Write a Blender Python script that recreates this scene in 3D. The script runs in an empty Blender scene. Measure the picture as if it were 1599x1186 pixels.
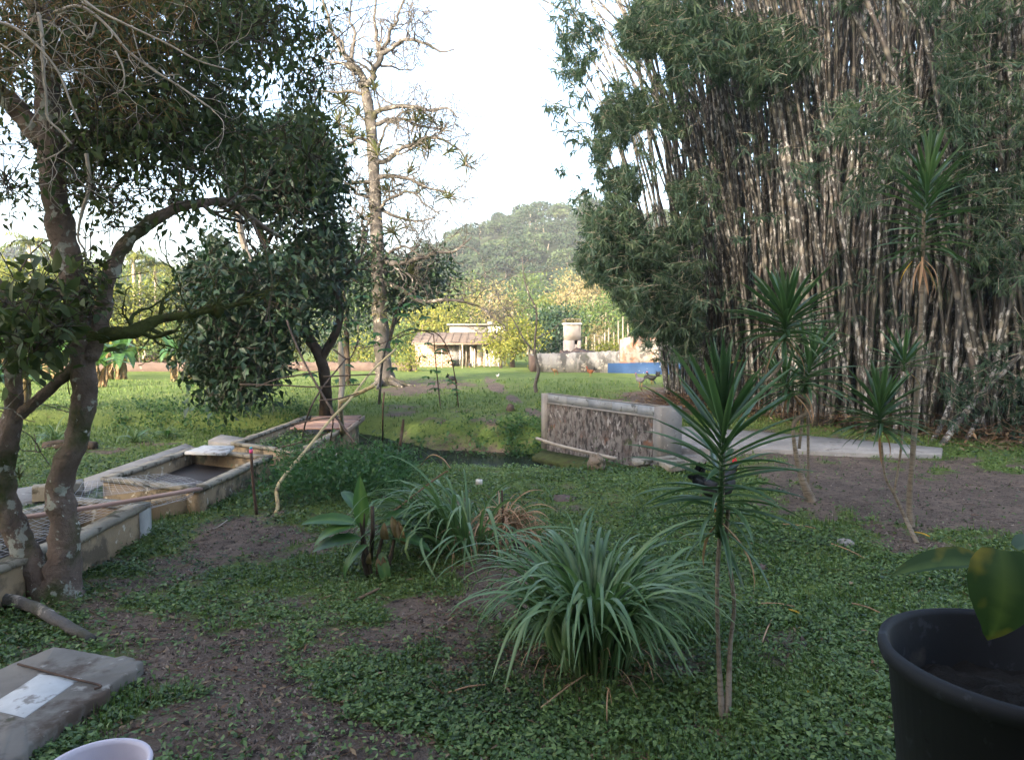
import bpy, math, random
import numpy as np
from mathutils import Vector, Matrix
R = math.radians
sc = bpy.context.scene
COL = sc.collection
rng = np.random.default_rng(7)
random.seed(7)

# ------------------------------------------------------------------ camera, sky, sun, exposure
F = 1100.0; CX = 799.5; CYP = 593.0; EYE = 1.8; HOR = 535.0
PITCH = math.atan((CYP - HOR) / F)
cam_d = bpy.data.cameras.new('camera'); cam = bpy.data.objects.new('camera', cam_d); COL.objects.link(cam)
cam.location = (0, 0, EYE); cam.rotation_euler = (math.pi / 2 - PITCH, 0, 0)
cam_d.sensor_width = 36; cam_d.lens = F / 1599 * 36; cam_d.clip_start = 0.05; cam_d.clip_end = 3000
sc.camera = cam
SUN_EL, SUN_AZ = 19.0, 30.0        # the sun stands low, behind the camera and to its left
world = bpy.data.worlds.new('World'); sc.world = world; world.use_nodes = True
wn = world.node_tree; bg = wn.nodes['Background']
sky = wn.nodes.new('ShaderNodeTexSky'); sky.sky_type = 'NISHITA'; sky.sun_disc = False
sky.sun_elevation = R(SUN_EL); sky.sun_rotation = R(180 + SUN_AZ)
sky.air_density = 1.0; sky.dust_density = 6.0; sky.ozone_density = 1.0
wn.links.new(sky.outputs[0], bg.inputs[0]); bg.inputs[1].default_value = 0.15
sun_d = bpy.data.lights.new('sun', 'SUN'); sun = bpy.data.objects.new('sun', sun_d); COL.objects.link(sun)
sun_d.energy = 2.0; sun_d.angle = R(0.6); sun_d.color = (1.0, 0.86, 0.68)
_s = Vector((-math.sin(R(SUN_AZ)) * math.cos(R(SUN_EL)), -math.cos(R(SUN_AZ)) * math.cos(R(SUN_EL)), math.sin(R(SUN_EL))))
sun.rotation_euler = (-_s).to_track_quat('-Z', 'Y').to_euler()
sc.view_settings.view_transform = 'Standard'; sc.view_settings.look = 'None'
sc.view_settings.exposure = 2.85; sc.view_settings.gamma = 1.0
try: sc.view_settings.use_curve_mapping = False
except Exception: pass

# ------------------------------------------------------------------ helpers
ca, sa = math.cos(PITCH), math.sin(PITCH)
def ray(px, py):
    u = (px - CX) / F; v = -(py - CYP) / F
    return np.array([u, ca + v * sa, -sa + v * ca])
def P(px, py, Y):                       # the place at distance Y seen in that direction
    r = ray(px, py); return np.array([0, 0, EYE]) + r * (Y / r[1])
def G(px, py, z=0.0):                   # the place on the level z
    r = ray(px, py); return np.array([0, 0, EYE]) + r * ((z - EYE) / r[2])

def _h(ix, iy, s):
    n = (ix.astype(np.int64) * 374761393 + iy.astype(np.int64) * 668265263 + s * 974634777) & 0x7fffffff
    n = ((n ^ (n >> 13)) * 1274126177) & 0x7fffffff
    return ((n ^ (n >> 16)) & 0xffff) / 65535.0
def vnoise(x, y, s=0):
    x = np.asarray(x, float); y = np.asarray(y, float)
    ix = np.floor(x); iy = np.floor(y); fx = x - ix; fy = y - iy
    fx = fx * fx * (3 - 2 * fx); fy = fy * fy * (3 - 2 * fy)
    a = _h(ix, iy, s); b = _h(ix + 1, iy, s); c = _h(ix, iy + 1, s); d = _h(ix + 1, iy + 1, s)
    return (a * (1 - fx) + b * fx) * (1 - fy) + (c * (1 - fx) + d * fx) * fy
def fbm(x, y, s=0, o=4):
    t = 0; a = .5; f = 1.0
    for k in range(o):
        t = t + a * vnoise(x * f, y * f, s + k * 17); a *= .5; f *= 2.03
    return t
def sstep(a, b, x):
    t = np.clip((x - a) / (b - a), 0, 1); return t * t * (3 - 2 * t)
def nrm(v):
    v = np.asarray(v, float); return v / np.maximum(np.linalg.norm(v, axis=-1, keepdims=True), 1e-9)

class MB:
    def __init__(s): s.V = []; s.F = []; s.A = []; s.n = 0
    def add(s, V, Fc, a=0.5):
        V = np.asarray(V, float).reshape(-1, 3); Fc = np.asarray(Fc, int)
        s.V.append(V); s.F.append(Fc + s.n); s.A.append(np.broadcast_to(np.asarray(a, float), (len(V),))); s.n += len(V)
        return s
    def box(s, lo, hi, a=.5):
        x0, y0, z0 = lo; x1, y1, z1 = hi
        V = [(x0,y0,z0),(x1,y0,z0),(x1,y1,z0),(x0,y1,z0),(x0,y0,z1),(x1,y0,z1),(x1,y1,z1),(x0,y1,z1)]
        return s.add(V, [(0,3,2,1),(4,5,6,7),(0,1,5,4),(1,2,6,5),(2,3,7,6),(3,0,4,7)], a)
    def prism(s, poly, z0, z1, a=.5):      # poly: (n,2) counter-clockwise
        p = np.asarray(poly, float)[:, :2]; n = len(p)
        z0 = np.broadcast_to(z0, (n,)); z1 = np.broadcast_to(z1, (n,))
        V = np.concatenate([np.c_[p, z0], np.c_[p, z1], [[p[:,0].mean(), p[:,1].mean(), z0.mean()]], [[p[:,0].mean(), p[:,1].mean(), z1.mean()]]])
        Q = [(i, (i+1) % n, n + (i+1) % n, n + i) for i in range(n)]
        T = [((i+1) % n, i, 2*n) for i in range(n)] + [(n+i, n+(i+1) % n, 2*n+1) for i in range(n)]
        k = s.n; s.add(V, Q, a); s.F.append(np.asarray(T) + k); return s
    def tube(s, path, rad, sides=8, a=.5, cap=True, lump=0., seed=0):
        p = np.asarray(path, float); n = len(p); r = np.broadcast_to(np.asarray(rad, float), (n,))
        t = np.gradient(p, axis=0); t = nrm(t)
        u = np.cross(t[0], [0.12, 0.31, 0.94]); 
        if np.linalg.norm(u) < 1e-3: u = np.cross(t[0], [1., 0, 0])
        u = u / np.linalg.norm(u); U = np.zeros((n, 3))
        for i in range(n):
            u = u - t[i] * np.dot(u, t[i]); u = u / max(np.linalg.norm(u), 1e-9); U[i] = u
        W = np.cross(t, U); th = np.linspace(0, 2 * math.pi, sides, endpoint=False)
        rr = r[:, None] * np.ones(sides)[None]
        if lump:
            ii = np.arange(n)[:, None] * .55; jj = np.arange(sides)[None] * (6.0 / sides) 
            rr = rr * (1 + lump * (2 * vnoise(ii + seed, np.minimum(jj, 6 - jj) + seed * 3, 3) - 1) + lump * .5 * (2 * vnoise(ii * 2.7, np.minimum(jj, 6 - jj) * 2.3 + seed, 5) - 1))
        V = p[:, None] + rr[..., None] * (np.cos(th)[None, :, None] * U[:, None] + np.sin(th)[None, :, None] * W[:, None])
        i = np.arange(n - 1)[:, None] * sides; j = np.arange(sides)[None]; k = (j + 1) % sides
        Q = np.stack([i + j, i + k, i + sides + k, i + sides + j], -1).reshape(-1, 4)
        aa = a if np.isscalar(a) else np.repeat(a, sides)
        b = s.n; s.add(V.reshape(-1, 3), Q, aa)
        if cap:
            c = s.n; s.add([p[0], p[-1]], np.zeros((0, 4), int), a if np.isscalar(a) else a[0])
            jj = np.arange(sides); kk = (jj + 1) % sides
            s.F.append(np.stack([b + kk, b + jj, np.full(sides, c)], -1)); o = b + (n - 1) * sides
            s.F.append(np.stack([o + jj, o + kk, np.full(sides, c + 1)], -1))
        return s
    def sticks(s, P0, P1, r0, r1=None, a=.5):      # many thin three-sided twigs at once
        P0 = np.atleast_2d(P0); P1 = np.atleast_2d(P1); n = len(P0)
        if n == 0: return s
        r0 = np.broadcast_to(np.asarray(r0, float), (n,)); r1 = r0 * .6 if r1 is None else np.broadcast_to(r1, (n,))
        d = nrm(P1 - P0); u = nrm(np.cross(d, np.array([.3, .2, .9]))); w = np.cross(d, u)
        V = np.zeros((n, 6, 3))
        for k in range(3):
            e = math.cos(k * 2.0944) * u + math.sin(k * 2.0944) * w
            V[:, k] = P0 + e * r0[:, None]; V[:, 3 + k] = P1 + e * r1[:, None]
        f = np.array([(0,1,4,3),(1,2,5,4),(2,0,3,5)])
        return s.add(V.reshape(-1, 3), (np.arange(n)[:, None, None] * 6 + f[None]).reshape(-1, 4), a)
    def leaves(s, Pt, D, N, L, W, kind='quad', a=None, curl=0.0):
        Pt = np.asarray(Pt, float); n = len(Pt)
        if n == 0: return s
        D = nrm(D); S = nrm(np.cross(N, D)); N = np.cross(D, S)
        L = np.broadcast_to(np.asarray(L, float), (n,)); W = np.broadcast_to(np.asarray(W, float), (n,))
        T, Fc = TPL[kind]
        V = Pt[:, None] + (L[:, None] * T[None, :, 0])[..., None] * D[:, None] + (W[:, None] * T[None, :, 1])[..., None] * S[:, None] \
            + (L[:, None] * (T[None, :, 2] - curl * T[None, :, 0] ** 2))[..., None] * N[:, None]
        if a is None: a = rng.random(n)
        k = len(T)
        return s.add(V.reshape(-1, 3), (np.arange(n)[:, None, None] * k + Fc[None]).reshape(-1, Fc.shape[1]), np.repeat(np.broadcast_to(a, (n,)), k))
    def build(s, name, mat, parent=None, origin=None, smooth=False, kind=None):
        me = s.mesh(name, mat, origin if origin is not None else (parent.location if parent is not None else (0, 0, 0)), smooth)
        o = bpy.data.objects.new(name, me); COL.objects.link(o)
        if parent is not None: o.parent = parent
        elif origin is not None: o.location = origin
        if kind: o['kind'] = kind
        return o
    def mesh(s, name, mat, origin=(0, 0, 0), smooth=False):
        V = np.concatenate(s.V) - np.asarray(origin, float)
        Fs = [f for f in s.F if len(f)]
        me = bpy.data.meshes.new(name)
        me.vertices.add(len(V)); me.vertices.foreach_set('co', V.astype(np.float32).ravel())
        li = np.concatenate([f.ravel() for f in Fs]); ct = np.concatenate([np.full(len(f), f.shape[1]) for f in Fs])
        st = np.concatenate([[0], np.cumsum(ct)[:-1]])
        me.loops.add(len(li)); me.loops.foreach_set('vertex_index', li.astype(np.int32))
        me.polygons.add(len(ct)); me.polygons.foreach_set('loop_start', st.astype(np.int32)); me.polygons.foreach_set('loop_total', ct.astype(np.int32))
        if smooth: me.polygons.foreach_set('use_smooth', np.ones(len(ct), bool))
        at = me.attributes.new('v', 'FLOAT', 'POINT'); at.data.foreach_set('value', np.concatenate(s.A).astype(np.float32))
        me.update(calc_edges=True)
        if mat is not None: me.materials.append(mat)
        return me
TPL = {
 'quad': (np.array([(0,0,0),(.42,.5,.03),(1,0,0),(.42,-.5,.03)], float), np.array([(0,3,2,1)])),
 'fold': (np.array([(0,0,0),(.45,.5,.12),(1,0,-.05),(.45,-.5,.12),(.45,0,0)], float), np.array([(0,4,1),(4,2,1),(0,3,4),(4,3,2)])),
 'leaf': (np.array([(0,0,0),(.28,.42,.05),(.65,.40,.04),(1,0,-.08),(.65,-.40,.04),(.28,-.42,.05),(.28,0,0),(.65,0,0)], float),
          np.array([(0,6,1,1),(6,7,2,1),(7,3,2,2),(0,5,6,6),(6,5,4,7),(7,4,3,3)])),
}
# the leaf template keeps real triangles at base and tip
T_, F_ = TPL['leaf']; TPL['leaf'] = (T_, np.array([(0,6,1),(6,7,1),(7,2,1),(7,3,2),(0,5,6),(6,5,4),(6,4,7),(7,4,3)]))

def catmull(pts, n=8, extra=None):
    p = np.asarray(pts, float)
    if len(p) < 3:
        t = np.linspace(0, 1, n + 1)[:, None]; return p[0] * (1 - t) + p[1] * t
    q = np.vstack([2 * p[0] - p[1], p, 2 * p[-1] - p[-2]]); out = []
    for i in range(1, len(q) - 2):
        t = np.linspace(0, 1, n, endpoint=False)[:, None]
        out.append(.5 * (2 * q[i] + (q[i+1] - q[i-1]) * t + (2*q[i-1] - 5*q[i] + 4*q[i+1] - q[i+2]) * t**2 + (3*q[i] - q[i-1] - 3*q[i+1] + q[i+2]) * t**3))
    return np.vstack(out + [p[-1:]])
def limb(mb, pts, r, n=6, sides=8, a=.5, lump=0., wob=0., seed=0, cap=True):
    """pts: list of 3-D points, r: radius at each"""
    q = catmull(np.c_[np.asarray(pts, float), np.asarray(r, float)], n)
    pth = q[:, :3].copy()
    if wob:
        k = np.arange(len(pth)); pth[:, 0] += wob * (fbm(k * .35, k * 0 + seed) - .5); pth[:, 1] += wob * (fbm(k * .35, k * 0 + seed + 9) - .5)
    mb.tube(pth, q[:, 3], sides, a, cap, lump, seed); return pth, q[:, 3]
def PX(lst, Y):     # list of (px,py[,Y]) -> points
    return [P(t[0], t[1], t[2] if len(t) > 2 else Y) for t in lst]

def thing(name, label, cat, loc=(0, 0, 0), group=None, rz=0.0):
    o = bpy.data.objects.new(name, None); COL.objects.link(o); o.empty_display_size = .2
    o.location = tuple(float(c) for c in loc); o.rotation_euler = (0, 0, rz); tag(o, label, cat, group); return o
def tag(o, label=None, cat=None, group=None, kind=None):
    if label: o['label'] = label
    if cat: o['category'] = cat
    if group: o['group'] = group
    if kind: o['kind'] = kind
    return o
def inst(name, me, parent, M):         # one more piece that shares its mesh
    o = bpy.data.objects.new(name, me); COL.objects.link(o); o.parent = parent; o.matrix_basis = M; return o
def copy_thing(src, loc, rz=0., s=1., label=None, group=None):
    r = src.copy(); COL.objects.link(r); r.location = loc; r.rotation_euler = (0, 0, rz); r.scale = (s, s, s) if np.isscalar(s) else s
    if label: r['label'] = label
    if group: r['group'] = group
    for ch in list(src.children):
        c = ch.copy(); COL.objects.link(c); c.parent = r
        for g in list(ch.children):
            d = g.copy(); COL.objects.link(d); d.parent = c
    return r
def frame(pos, d, up=(0, 0, 1), s=1.0, roll=0.0):
    x = Vector(d).normalized(); u = Vector(up); y = u.cross(x)
    if y.length < 1e-3: y = Vector((0, 1, 0)).cross(x)
    y.normalize(); z = x.cross(y)
    M = Matrix((x, y, z)).transposed().to_4x4()
    if roll: M = M @ Matrix.Rotation(roll, 4, 'X')
    sx = s if np.isscalar(s) else 1
    M = M @ (Matrix.Diagonal((s, s, s, 1)) if np.isscalar(s) else Matrix.Diagonal((s[0], s[1], s[2], 1)))
    return Matrix.Translation(Vector(pos)) @ M

# ------------------------------------------------------------------ materials
def newmat(name):
    m = bpy.data.materials.new(name); m.use_nodes = True; nt = m.node_tree
    for n in list(nt.nodes): nt.nodes.remove(n)
    out = nt.nodes.new('ShaderNodeOutputMaterial'); b = nt.nodes.new('ShaderNodeBsdfPrincipled')
    nt.links.new(b.outputs[0], out.inputs[0]); b.inputs['Roughness'].default_value = .8
    return m, nt, b, out
def nd(nt, t, **kw):
    n = nt.nodes.new(t)
    for k, v in kw.items(): setattr(n, k, v)
    return n
def noise(nt, scale, detail=4, rough=.55, vec=None, coord='Object', stretch=None):
    t = nt.nodes.new('ShaderNodeTexNoise'); t.inputs['Scale'].default_value = scale; t.inputs['Detail'].default_value = detail; t.inputs['Roughness'].default_value = rough
    tc = nt.nodes.new('ShaderNodeTexCoord'); src = tc.outputs[coord]
    if stretch:
        mp = nt.nodes.new('ShaderNodeMapping'); mp.inputs['Scale'].default_value = stretch; nt.links.new(src, mp.inputs[0]); src = mp.outputs[0]
    nt.links.new(src, t.inputs['Vector']); return t
def ramp(nt, fac, stops, interp='LINEAR'):
    r = nt.nodes.new('ShaderNodeValToRGB'); r.color_ramp.interpolation = interp
    e = r.color_ramp.elements
    while len(e) > 1: e.remove(e[-1])
    e[0].position = stops[0][0]; e[0].color = (*stops[0][1], 1)
    for p, c in stops[1:]:
        x = e.new(p); x.color = (*c, 1)
    nt.links.new(fac, r.inputs[0]); return r.outputs[0]
def mixc(nt, fac, a, b, mode='MIX'):
    m = nt.nodes.new('ShaderNodeMix'); m.data_type = 'RGBA'; m.blend_type = mode
    for s, v in ((m.inputs[0], fac), (m.inputs[6], a), (m.inputs[7], b)):
        if hasattr(v, 'default_value') or hasattr(v, 'is_linked'): nt.links.new(v, s)
        elif isinstance(v, (int, float)): s.default_value = v
        else: s.default_value = (*v, 1)
    return m.outputs[2]
def bump(nt, b, h, strength=.4, dist=.02):
    n = nt.nodes.new('ShaderNodeBump'); n.inputs['Strength'].default_value = strength; n.inputs['Distance'].default_value = dist
    nt.links.new(h, n.inputs['Height']); nt.links.new(n.outputs[0], b.inputs['Normal'])
def leafmat(name, cols, trans=.35, rough=.5, spots=None, spec=.3, objrand=0.0):
    m, nt, b, out = newmat(name)
    at = nd(nt, 'ShaderNodeAttribute', attribute_name='v'); fac = at.outputs['Fac']
    if objrand:
        oi = nt.nodes.new('ShaderNodeObjectInfo'); mm = nd(nt, 'ShaderNodeMath', operation='MULTIPLY_ADD')
        nt.links.new(oi.outputs['Random'], mm.inputs[0]); mm.inputs[1].default_value = objrand; nt.links.new(fac, mm.inputs[2])
        sb = nd(nt, 'ShaderNodeMath', operation='SUBTRACT'); nt.links.new(mm.outputs[0], sb.inputs[0]); sb.inputs[1].default_value = objrand / 2; fac = sb.outputs[0]
    k = len(cols); c = ramp(nt, fac, [(i / (k - 1), cc) for i, cc in enumerate(cols)])
    if spots:
        t = noise(nt, spots[1], 3); f = ramp(nt, t.outputs[0], [(spots[2], (0,0,0)), (spots[2] + .12, (1,1,1))]); c = mixc(nt, f, c, spots[0])
    nt.links.new(c, b.inputs['Base Color']); b.inputs['Roughness'].default_value = rough
    b.inputs['Specular IOR Level'].default_value = spec
    if trans:
        tr = nt.nodes.new('ShaderNodeBsdfTranslucent'); g = mixc(nt, .6, c, (.9, 1.0, .35), 'MULTIPLY'); 
        nt.links.new(g, tr.inputs[0]); mx = nt.nodes.new('ShaderNodeMixShader'); mx.inputs[0].default_value = trans
        nt.links.new(b.outputs[0], mx.inputs[1]); nt.links.new(tr.outputs[0], mx.inputs[2]); nt.links.new(mx.outputs[0], out.inputs[0])
    return m
def stone(name, c1, c2, scale=3, spots=(), rough=.9, bstr=.4, bscale=30, bdist=.01, stretch=None, objrand=0.):
    """spots: list of (colour, scale, threshold, softness[, stretch])"""
    m, nt, b, out = newmat(name)
    t = noise(nt, scale, 6, .6, stretch=stretch); c = ramp(nt, t.outputs[0], [(.3, c1), (.7, c2)])
    for sp in spots:
        q = noise(nt, sp[1], 5, .6, stretch=sp[4] if len(sp) > 4 else None); f = ramp(nt, q.outputs[0], [(sp[2], (0,0,0)), (sp[2] + sp[3], (1,1,1))]); c = mixc(nt, f, c, sp[0])
    if objrand:
        oi = nt.nodes.new('ShaderNodeObjectInfo'); f = ramp(nt, oi.outputs['Random'], [(0, (1-objrand,)*3), (1, (1+objrand*.6,)*3)]); c = mixc(nt, 1.0, c, f, 'MULTIPLY')
    nt.links.new(c, b.inputs['Base Color']); b.inputs['Roughness'].default_value = rough; b.inputs['Specular IOR Level'].default_value = .25
    q = noise(nt, bscale, 6, .65, stretch=stretch); bump(nt, b, q.outputs[0], bstr, bdist); return m

M = {}
# ground: soil where the 'v' attribute is high, low green growth elsewhere
m, nt, b, out = newmat('ground_soil_and_turf')
at = nd(nt, 'ShaderNodeAttribute', attribute_name='v'); n1 = noise(nt, 2.2, 8, .65); n2 = noise(nt, 14, 8, .7); n3 = noise(nt, .35, 5, .6); n4 = noise(nt, 60, 5, .7)
soil = ramp(nt, n1.outputs[0], [(.34, (.046, .033, .026)), (.48, (.094, .067, .051)), (.62, (.175, .125, .096))])
soil = mixc(nt, ramp(nt, n4.outputs[0], [(.35, (0,0,0)), (.7, (1,1,1))]), soil, (.19, .15, .125))
soil = mixc(nt, ramp(nt, n2.outputs[0], [(.54, (0,0,0)), (.62, (1,1,1))]), soil, (.035, .027, .022))
turf = ramp(nt, n2.outputs[0], [(.3, (.060, .090, .022)), (.5, (.105, .155, .038)), (.72, (.16, .215, .052))])
turf = mixc(nt, ramp(nt, n3.outputs[0], [(.42, (0,0,0)), (.66, (1,1,1))]), turf, (.14, .18, .05))
n5 = noise(nt, 1.3, 6, .7); turf = mixc(nt, ramp(nt, n5.outputs[0], [(.34, (.6,.6,.6)), (.52, (0,0,0))]), turf, (.045, .070, .020))
turf = mixc(nt, ramp(nt, n4.outputs[0], [(.55, (0,0,0)), (.70, (.6,.6,.6))]), turf, (.15, .15, .06))
mm = nd(nt, 'ShaderNodeMath', operation='MULTIPLY_ADD'); nt.links.new(n2.outputs[0], mm.inputs[0]); mm.inputs[1].default_value = .9; nt.links.new(at.outputs['Fac'], mm.inputs[2])
fac = ramp(nt, mm.outputs[0], [(.82, (0,0,0)), (1.0, (1,1,1))])
nt.links.new(mixc(nt, fac, turf, soil), b.inputs['Base Color']); b.inputs['Roughness'].default_value = .95; b.inputs['Specular IOR Level'].default_value = .12
ad = nd(nt, 'ShaderNodeMath', operation='ADD'); nt.links.new(n2.outputs[0], ad.inputs[0]); nt.links.new(n4.outputs[0], ad.inputs[1]); bump(nt, b, ad.outputs[0], .9, .035)
M['ground'] = m
M['cover'] = leafmat('ground_cover_leaf', [(.026,.050,.018),(.060,.112,.034),(.100,.170,.048),(.18,.25,.08)], .28, .48, spec=.4)
M['turfblade'] = leafmat('turf_blade', [(.045,.085,.022),(.075,.135,.035),(.115,.18,.045),(.19,.22,.07)], .3, .6)
M['litter'] = leafmat('dry_litter', [(.16,.09,.05),(.10,.055,.035),(.24,.17,.10),(.07,.045,.03)], .1, .8)
M['bark_lichen'] = stone('mossy_lichened_bark', (.085,.062,.050), (.20,.155,.13), 5, [((.045,.058,.018), 2.2, .50, .14), ((.30,.31,.27), 7.5, .58, .035), ((.42,.42,.38), 17, .66, .03)], .95, 1.0, 26, .03)
M['moss'] = stone('thick_green_moss', (.040,.050,.014), (.085,.10,.028), 8, [((.05,.035,.02), 5, .58, .1)], 1, 1, 45, .03)
M['bark_grey'] = stone('grey_patchy_bark', (.055,.052,.050), (.125,.115,.108), 2.5, [((.36,.32,.28), 5, .60, .05), ((.05,.05,.03), 1.4, .55, .1)], .95, .7, 18, .03)
M['bark_pale'] = stone('pale_slender_bark', (.22,.18,.14), (.38,.33,.26), 3, [], .9, .5, 20, .02)
M['bark_dark'] = stone('dark_bark', (.035,.028,.022), (.085,.066,.05), 4, [((.22,.22,.19), 9, .66, .04)], .95, .7, 22, .02)
M['twig_pale'] = stone('pale_dead_twig', (.22,.185,.15), (.36,.32,.27), 8, [], .9, .3, 40, .01)
M['twig_dark'] = stone('dark_twig', (.055,.040,.032), (.11,.085,.07), 8, [], .9, .3, 40, .01)
M['leaf_canopy'] = leafmat('olive_canopy_leaf', [(.022,.036,.018),(.040,.062,.028),(.062,.088,.036),(.10,.12,.045),(.055,.095,.04)], .38, .62)
M['leaf_brown'] = leafmat('brown_hanging_strand', [(.10,.075,.035),(.16,.11,.05),(.20,.10,.045),(.08,.085,.03)], .25, .8)
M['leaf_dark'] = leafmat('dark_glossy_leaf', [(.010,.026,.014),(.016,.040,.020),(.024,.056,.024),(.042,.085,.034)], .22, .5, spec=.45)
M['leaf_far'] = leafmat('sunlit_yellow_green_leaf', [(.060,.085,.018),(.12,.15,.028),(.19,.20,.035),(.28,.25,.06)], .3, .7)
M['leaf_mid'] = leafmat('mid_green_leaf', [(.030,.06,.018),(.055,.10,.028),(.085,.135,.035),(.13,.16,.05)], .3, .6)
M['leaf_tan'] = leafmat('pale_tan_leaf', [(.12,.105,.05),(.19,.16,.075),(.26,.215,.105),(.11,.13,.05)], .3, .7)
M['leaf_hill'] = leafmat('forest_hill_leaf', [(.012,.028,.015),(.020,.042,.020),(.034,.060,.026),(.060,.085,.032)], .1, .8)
M['leaf_bamboo'] = leafmat('bamboo_leaf', [(.024,.048,.034),(.042,.080,.056),(.066,.112,.075),(.10,.150,.092),(.16,.20,.11)], .5, .5)
M['epiphyte'] = leafmat('bromeliad_leaf', [(.05,.06,.03),(.08,.10,.04),(.12,.13,.05),(.16,.10,.05)], .3, .5)
M['lemongrass'] = leafmat('blue_green_grass_blade', [(.038,.078,.036),(.070,.135,.056),(.115,.195,.082),(.20,.28,.12)], .33, .42, objrand=.5, spec=.4)
M['straw'] = leafmat('dead_brown_straw', [(.17,.09,.05),(.30,.17,.10),(.42,.27,.165),(.21,.12,.075)], .15, .8, objrand=.5)
M['dracaena'] = leafmat('dracaena_leaf', [(.022,.052,.022),(.042,.092,.036),(.075,.14,.058),(.14,.23,.085)], .32, .34, objrand=.5, spec=.6)
M['dracaena_yellow'] = leafmat('yellowed_leaf', [(.45,.26,.02),(.6,.38,.04)], .3, .5)
M['banana_leaf'] = leafmat('broad_green_leaf', [(.025,.07,.024),(.045,.115,.035),(.07,.16,.045),(.12,.21,.06)], .38, .4, objrand=.4, spec=.45)
M['banana_dead'] = leafmat('dry_hanging_leaf', [(.14,.09,.045),(.22,.155,.085),(.30,.22,.135)], .25, .8, objrand=.4)
M['vine'] = leafmat('bright_palmate_leaf', [(.035,.10,.035),(.06,.16,.05),(.10,.22,.07)], .4, .5)

# ------------------------------------------------------------------ terrain
STREAM = np.array([(-30,17.5,.8,.5),(-14,17.2,.8,.5),(-8,16.6,.8,.5),(-6,16.1,.9,.5),(-3.9,16.0,.9,.5),(-2.2,14.6,1.1,.6),(-.5,13.4,2.1,1.0),(1.4,12.8,1.75,.95),(2.3,12.5,1.0,.9),(2.9,12.5,.2,.3)])
WATER_Z = -.62
def stream_depth(x, y):
    x = np.asarray(x, float); y = np.asarray(y, float); best = np.full(x.shape, 1e9); dep = np.zeros(x.shape)
    for a, b_ in zip(STREAM[:-1], STREAM[1:]):
        dx, dy = b_[0] - a[0], b_[1] - a[1]; t = np.clip(((x - a[0]) * dx + (y - a[1]) * dy) / (dx*dx + dy*dy), 0, 1)
        dd = np.hypot(x - a[0] - t * dx, y - a[1] - t * dy); w = a[2] + (b_[2] - a[2]) * t; dp = a[3] + (b_[3] - a[3]) * t
        v = dp * (1 - sstep(w * .55, w * 1.35 + .55, dd)); dep = np.maximum(dep, v)
    return dep
def H(x, y):
    x = np.asarray(x, float); y = np.asarray(y, float)
    z = .07 * (fbm(x * .5, y * .5, 3) - .5) + .035 * (fbm(x * 2.6, y * 2.6, 8) - .5)
    z = z * (1 - sstep(60, 200, np.hypot(x, y)) * .5)
    z = z + .16 * np.exp(-((x + 1.7) ** 2 / 1.6 + (y - 8.0) ** 2 / 3)) + .10 * np.exp(-((x - .1) ** 2 / .9 + (y - 5.3) ** 2 / .8))
    sd = stream_depth(x, y)
    z = z - sd * (1 + .18 * (fbm(x * 1.7, y * 1.7, 21) - .5))
    ix = sstep(-4.55, -4.35, x) * (1 - sstep(-2.35, -2.2, x))            # nothing may fill the fish tanks: the floor of each is built lower
    return z
def PXof(x, y):
    y = np.maximum(y, .4); Y = y * ca + EYE * sa; Z = -EYE * ca + y * sa
    return CX + F * x / Y, CYP - F * Z / Y
SOIL = [(330,1010,330,170,.20),(740,1000,200,70,.16),(400,850,130,42,.55),(350,840,70,22,.5),(420,1140,230,75,.7),(560,1170,200,50,.45),(700,960,110,60,.5),(300,1040,130,60,.22),(1200,1015,110,45,.5),(1470,775,280,52,.95),(1300,735,160,30,.7),(1560,800,200,60,.6),(730,655,110,24,.35),(690,600,95,13,.7),(630,612,60,12,.6),(1000,625,70,12,.6),
        (1425,850,60,24,.75),(1220,690,220,25,.7),(250,690,60,9,.6),(160,703,60,8,.6),(770,690,110,30,.45),(820,600,60,6,.4),(1100,1130,60,30,.5),(795,905,70,50,.6),(930,1040,120,45,.5),(1060,620,90,30,.9),(620,640,40,14,.5),(60,1090,60,60,.3),(900,1170,150,40,.3),(510,1010,180,60,.2)]
PATHL = np.array([(765,592),(775,605),(800,622),(830,642),(870,655)], float)
GRAVE = [(660,760,110,50),(1220,960,90,60)]
def soil(x, y):
    x = np.asarray(x, float); y = np.asarray(y, float)
    px, py = PXof(x, y); nz = fbm(x * 3.1, y * 3.1, 55, 5); s = .8 * (fbm(x * .9, y * .9, 40, 5) - .46) + .9 * (fbm(x * 4.2, y * 4.2, 77, 5) - .46) + .12 * (1 - sstep(7, 12, y))
    for cx, cy, rx, ry, k in SOIL:
        d = np.hypot((px - cx) / rx, (py - cy) / ry); s = s + k * (.25 + 1.5 * nz) * (1 - sstep(.2, 1.35, d + 1.5 * (nz - .5)))
    for a, b_ in zip(PATHL[:-1], PATHL[1:]):
        e = b_ - a; t = np.clip(((px - a[0]) * e[0] + (py - a[1]) * e[1]) / (e @ e), 0, 1); d = np.hypot(px - a[0] - t * e[0], (py - a[1] - t * e[1]) * 2.0)
        s = s + .5 * (1 - sstep(6, 16, d))
    sd = stream_depth(x, y); s = s + .35 * sstep(.25, .8, sd)
    s = np.where(y > 19, s - .10, s); s = np.where(y < .6, .3, s)
    return np.clip(s, 0, 1)
nx, ny = 460, 520
ux = np.linspace(-1, 1, nx); gx = np.sinh(ux * 5.4) / math.sinh(5.4) * 520
uy = np.linspace(-1, 1, ny); gy = 5 + np.sinh(uy * 5.4) / math.sinh(5.4) * 560
X_, Y_ = np.meshgrid(gx, gy); Z_ = H(X_, Y_)
g = MB(); idx = (np.arange(ny - 1)[:, None] * nx + np.arange(nx - 1)[None])
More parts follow.
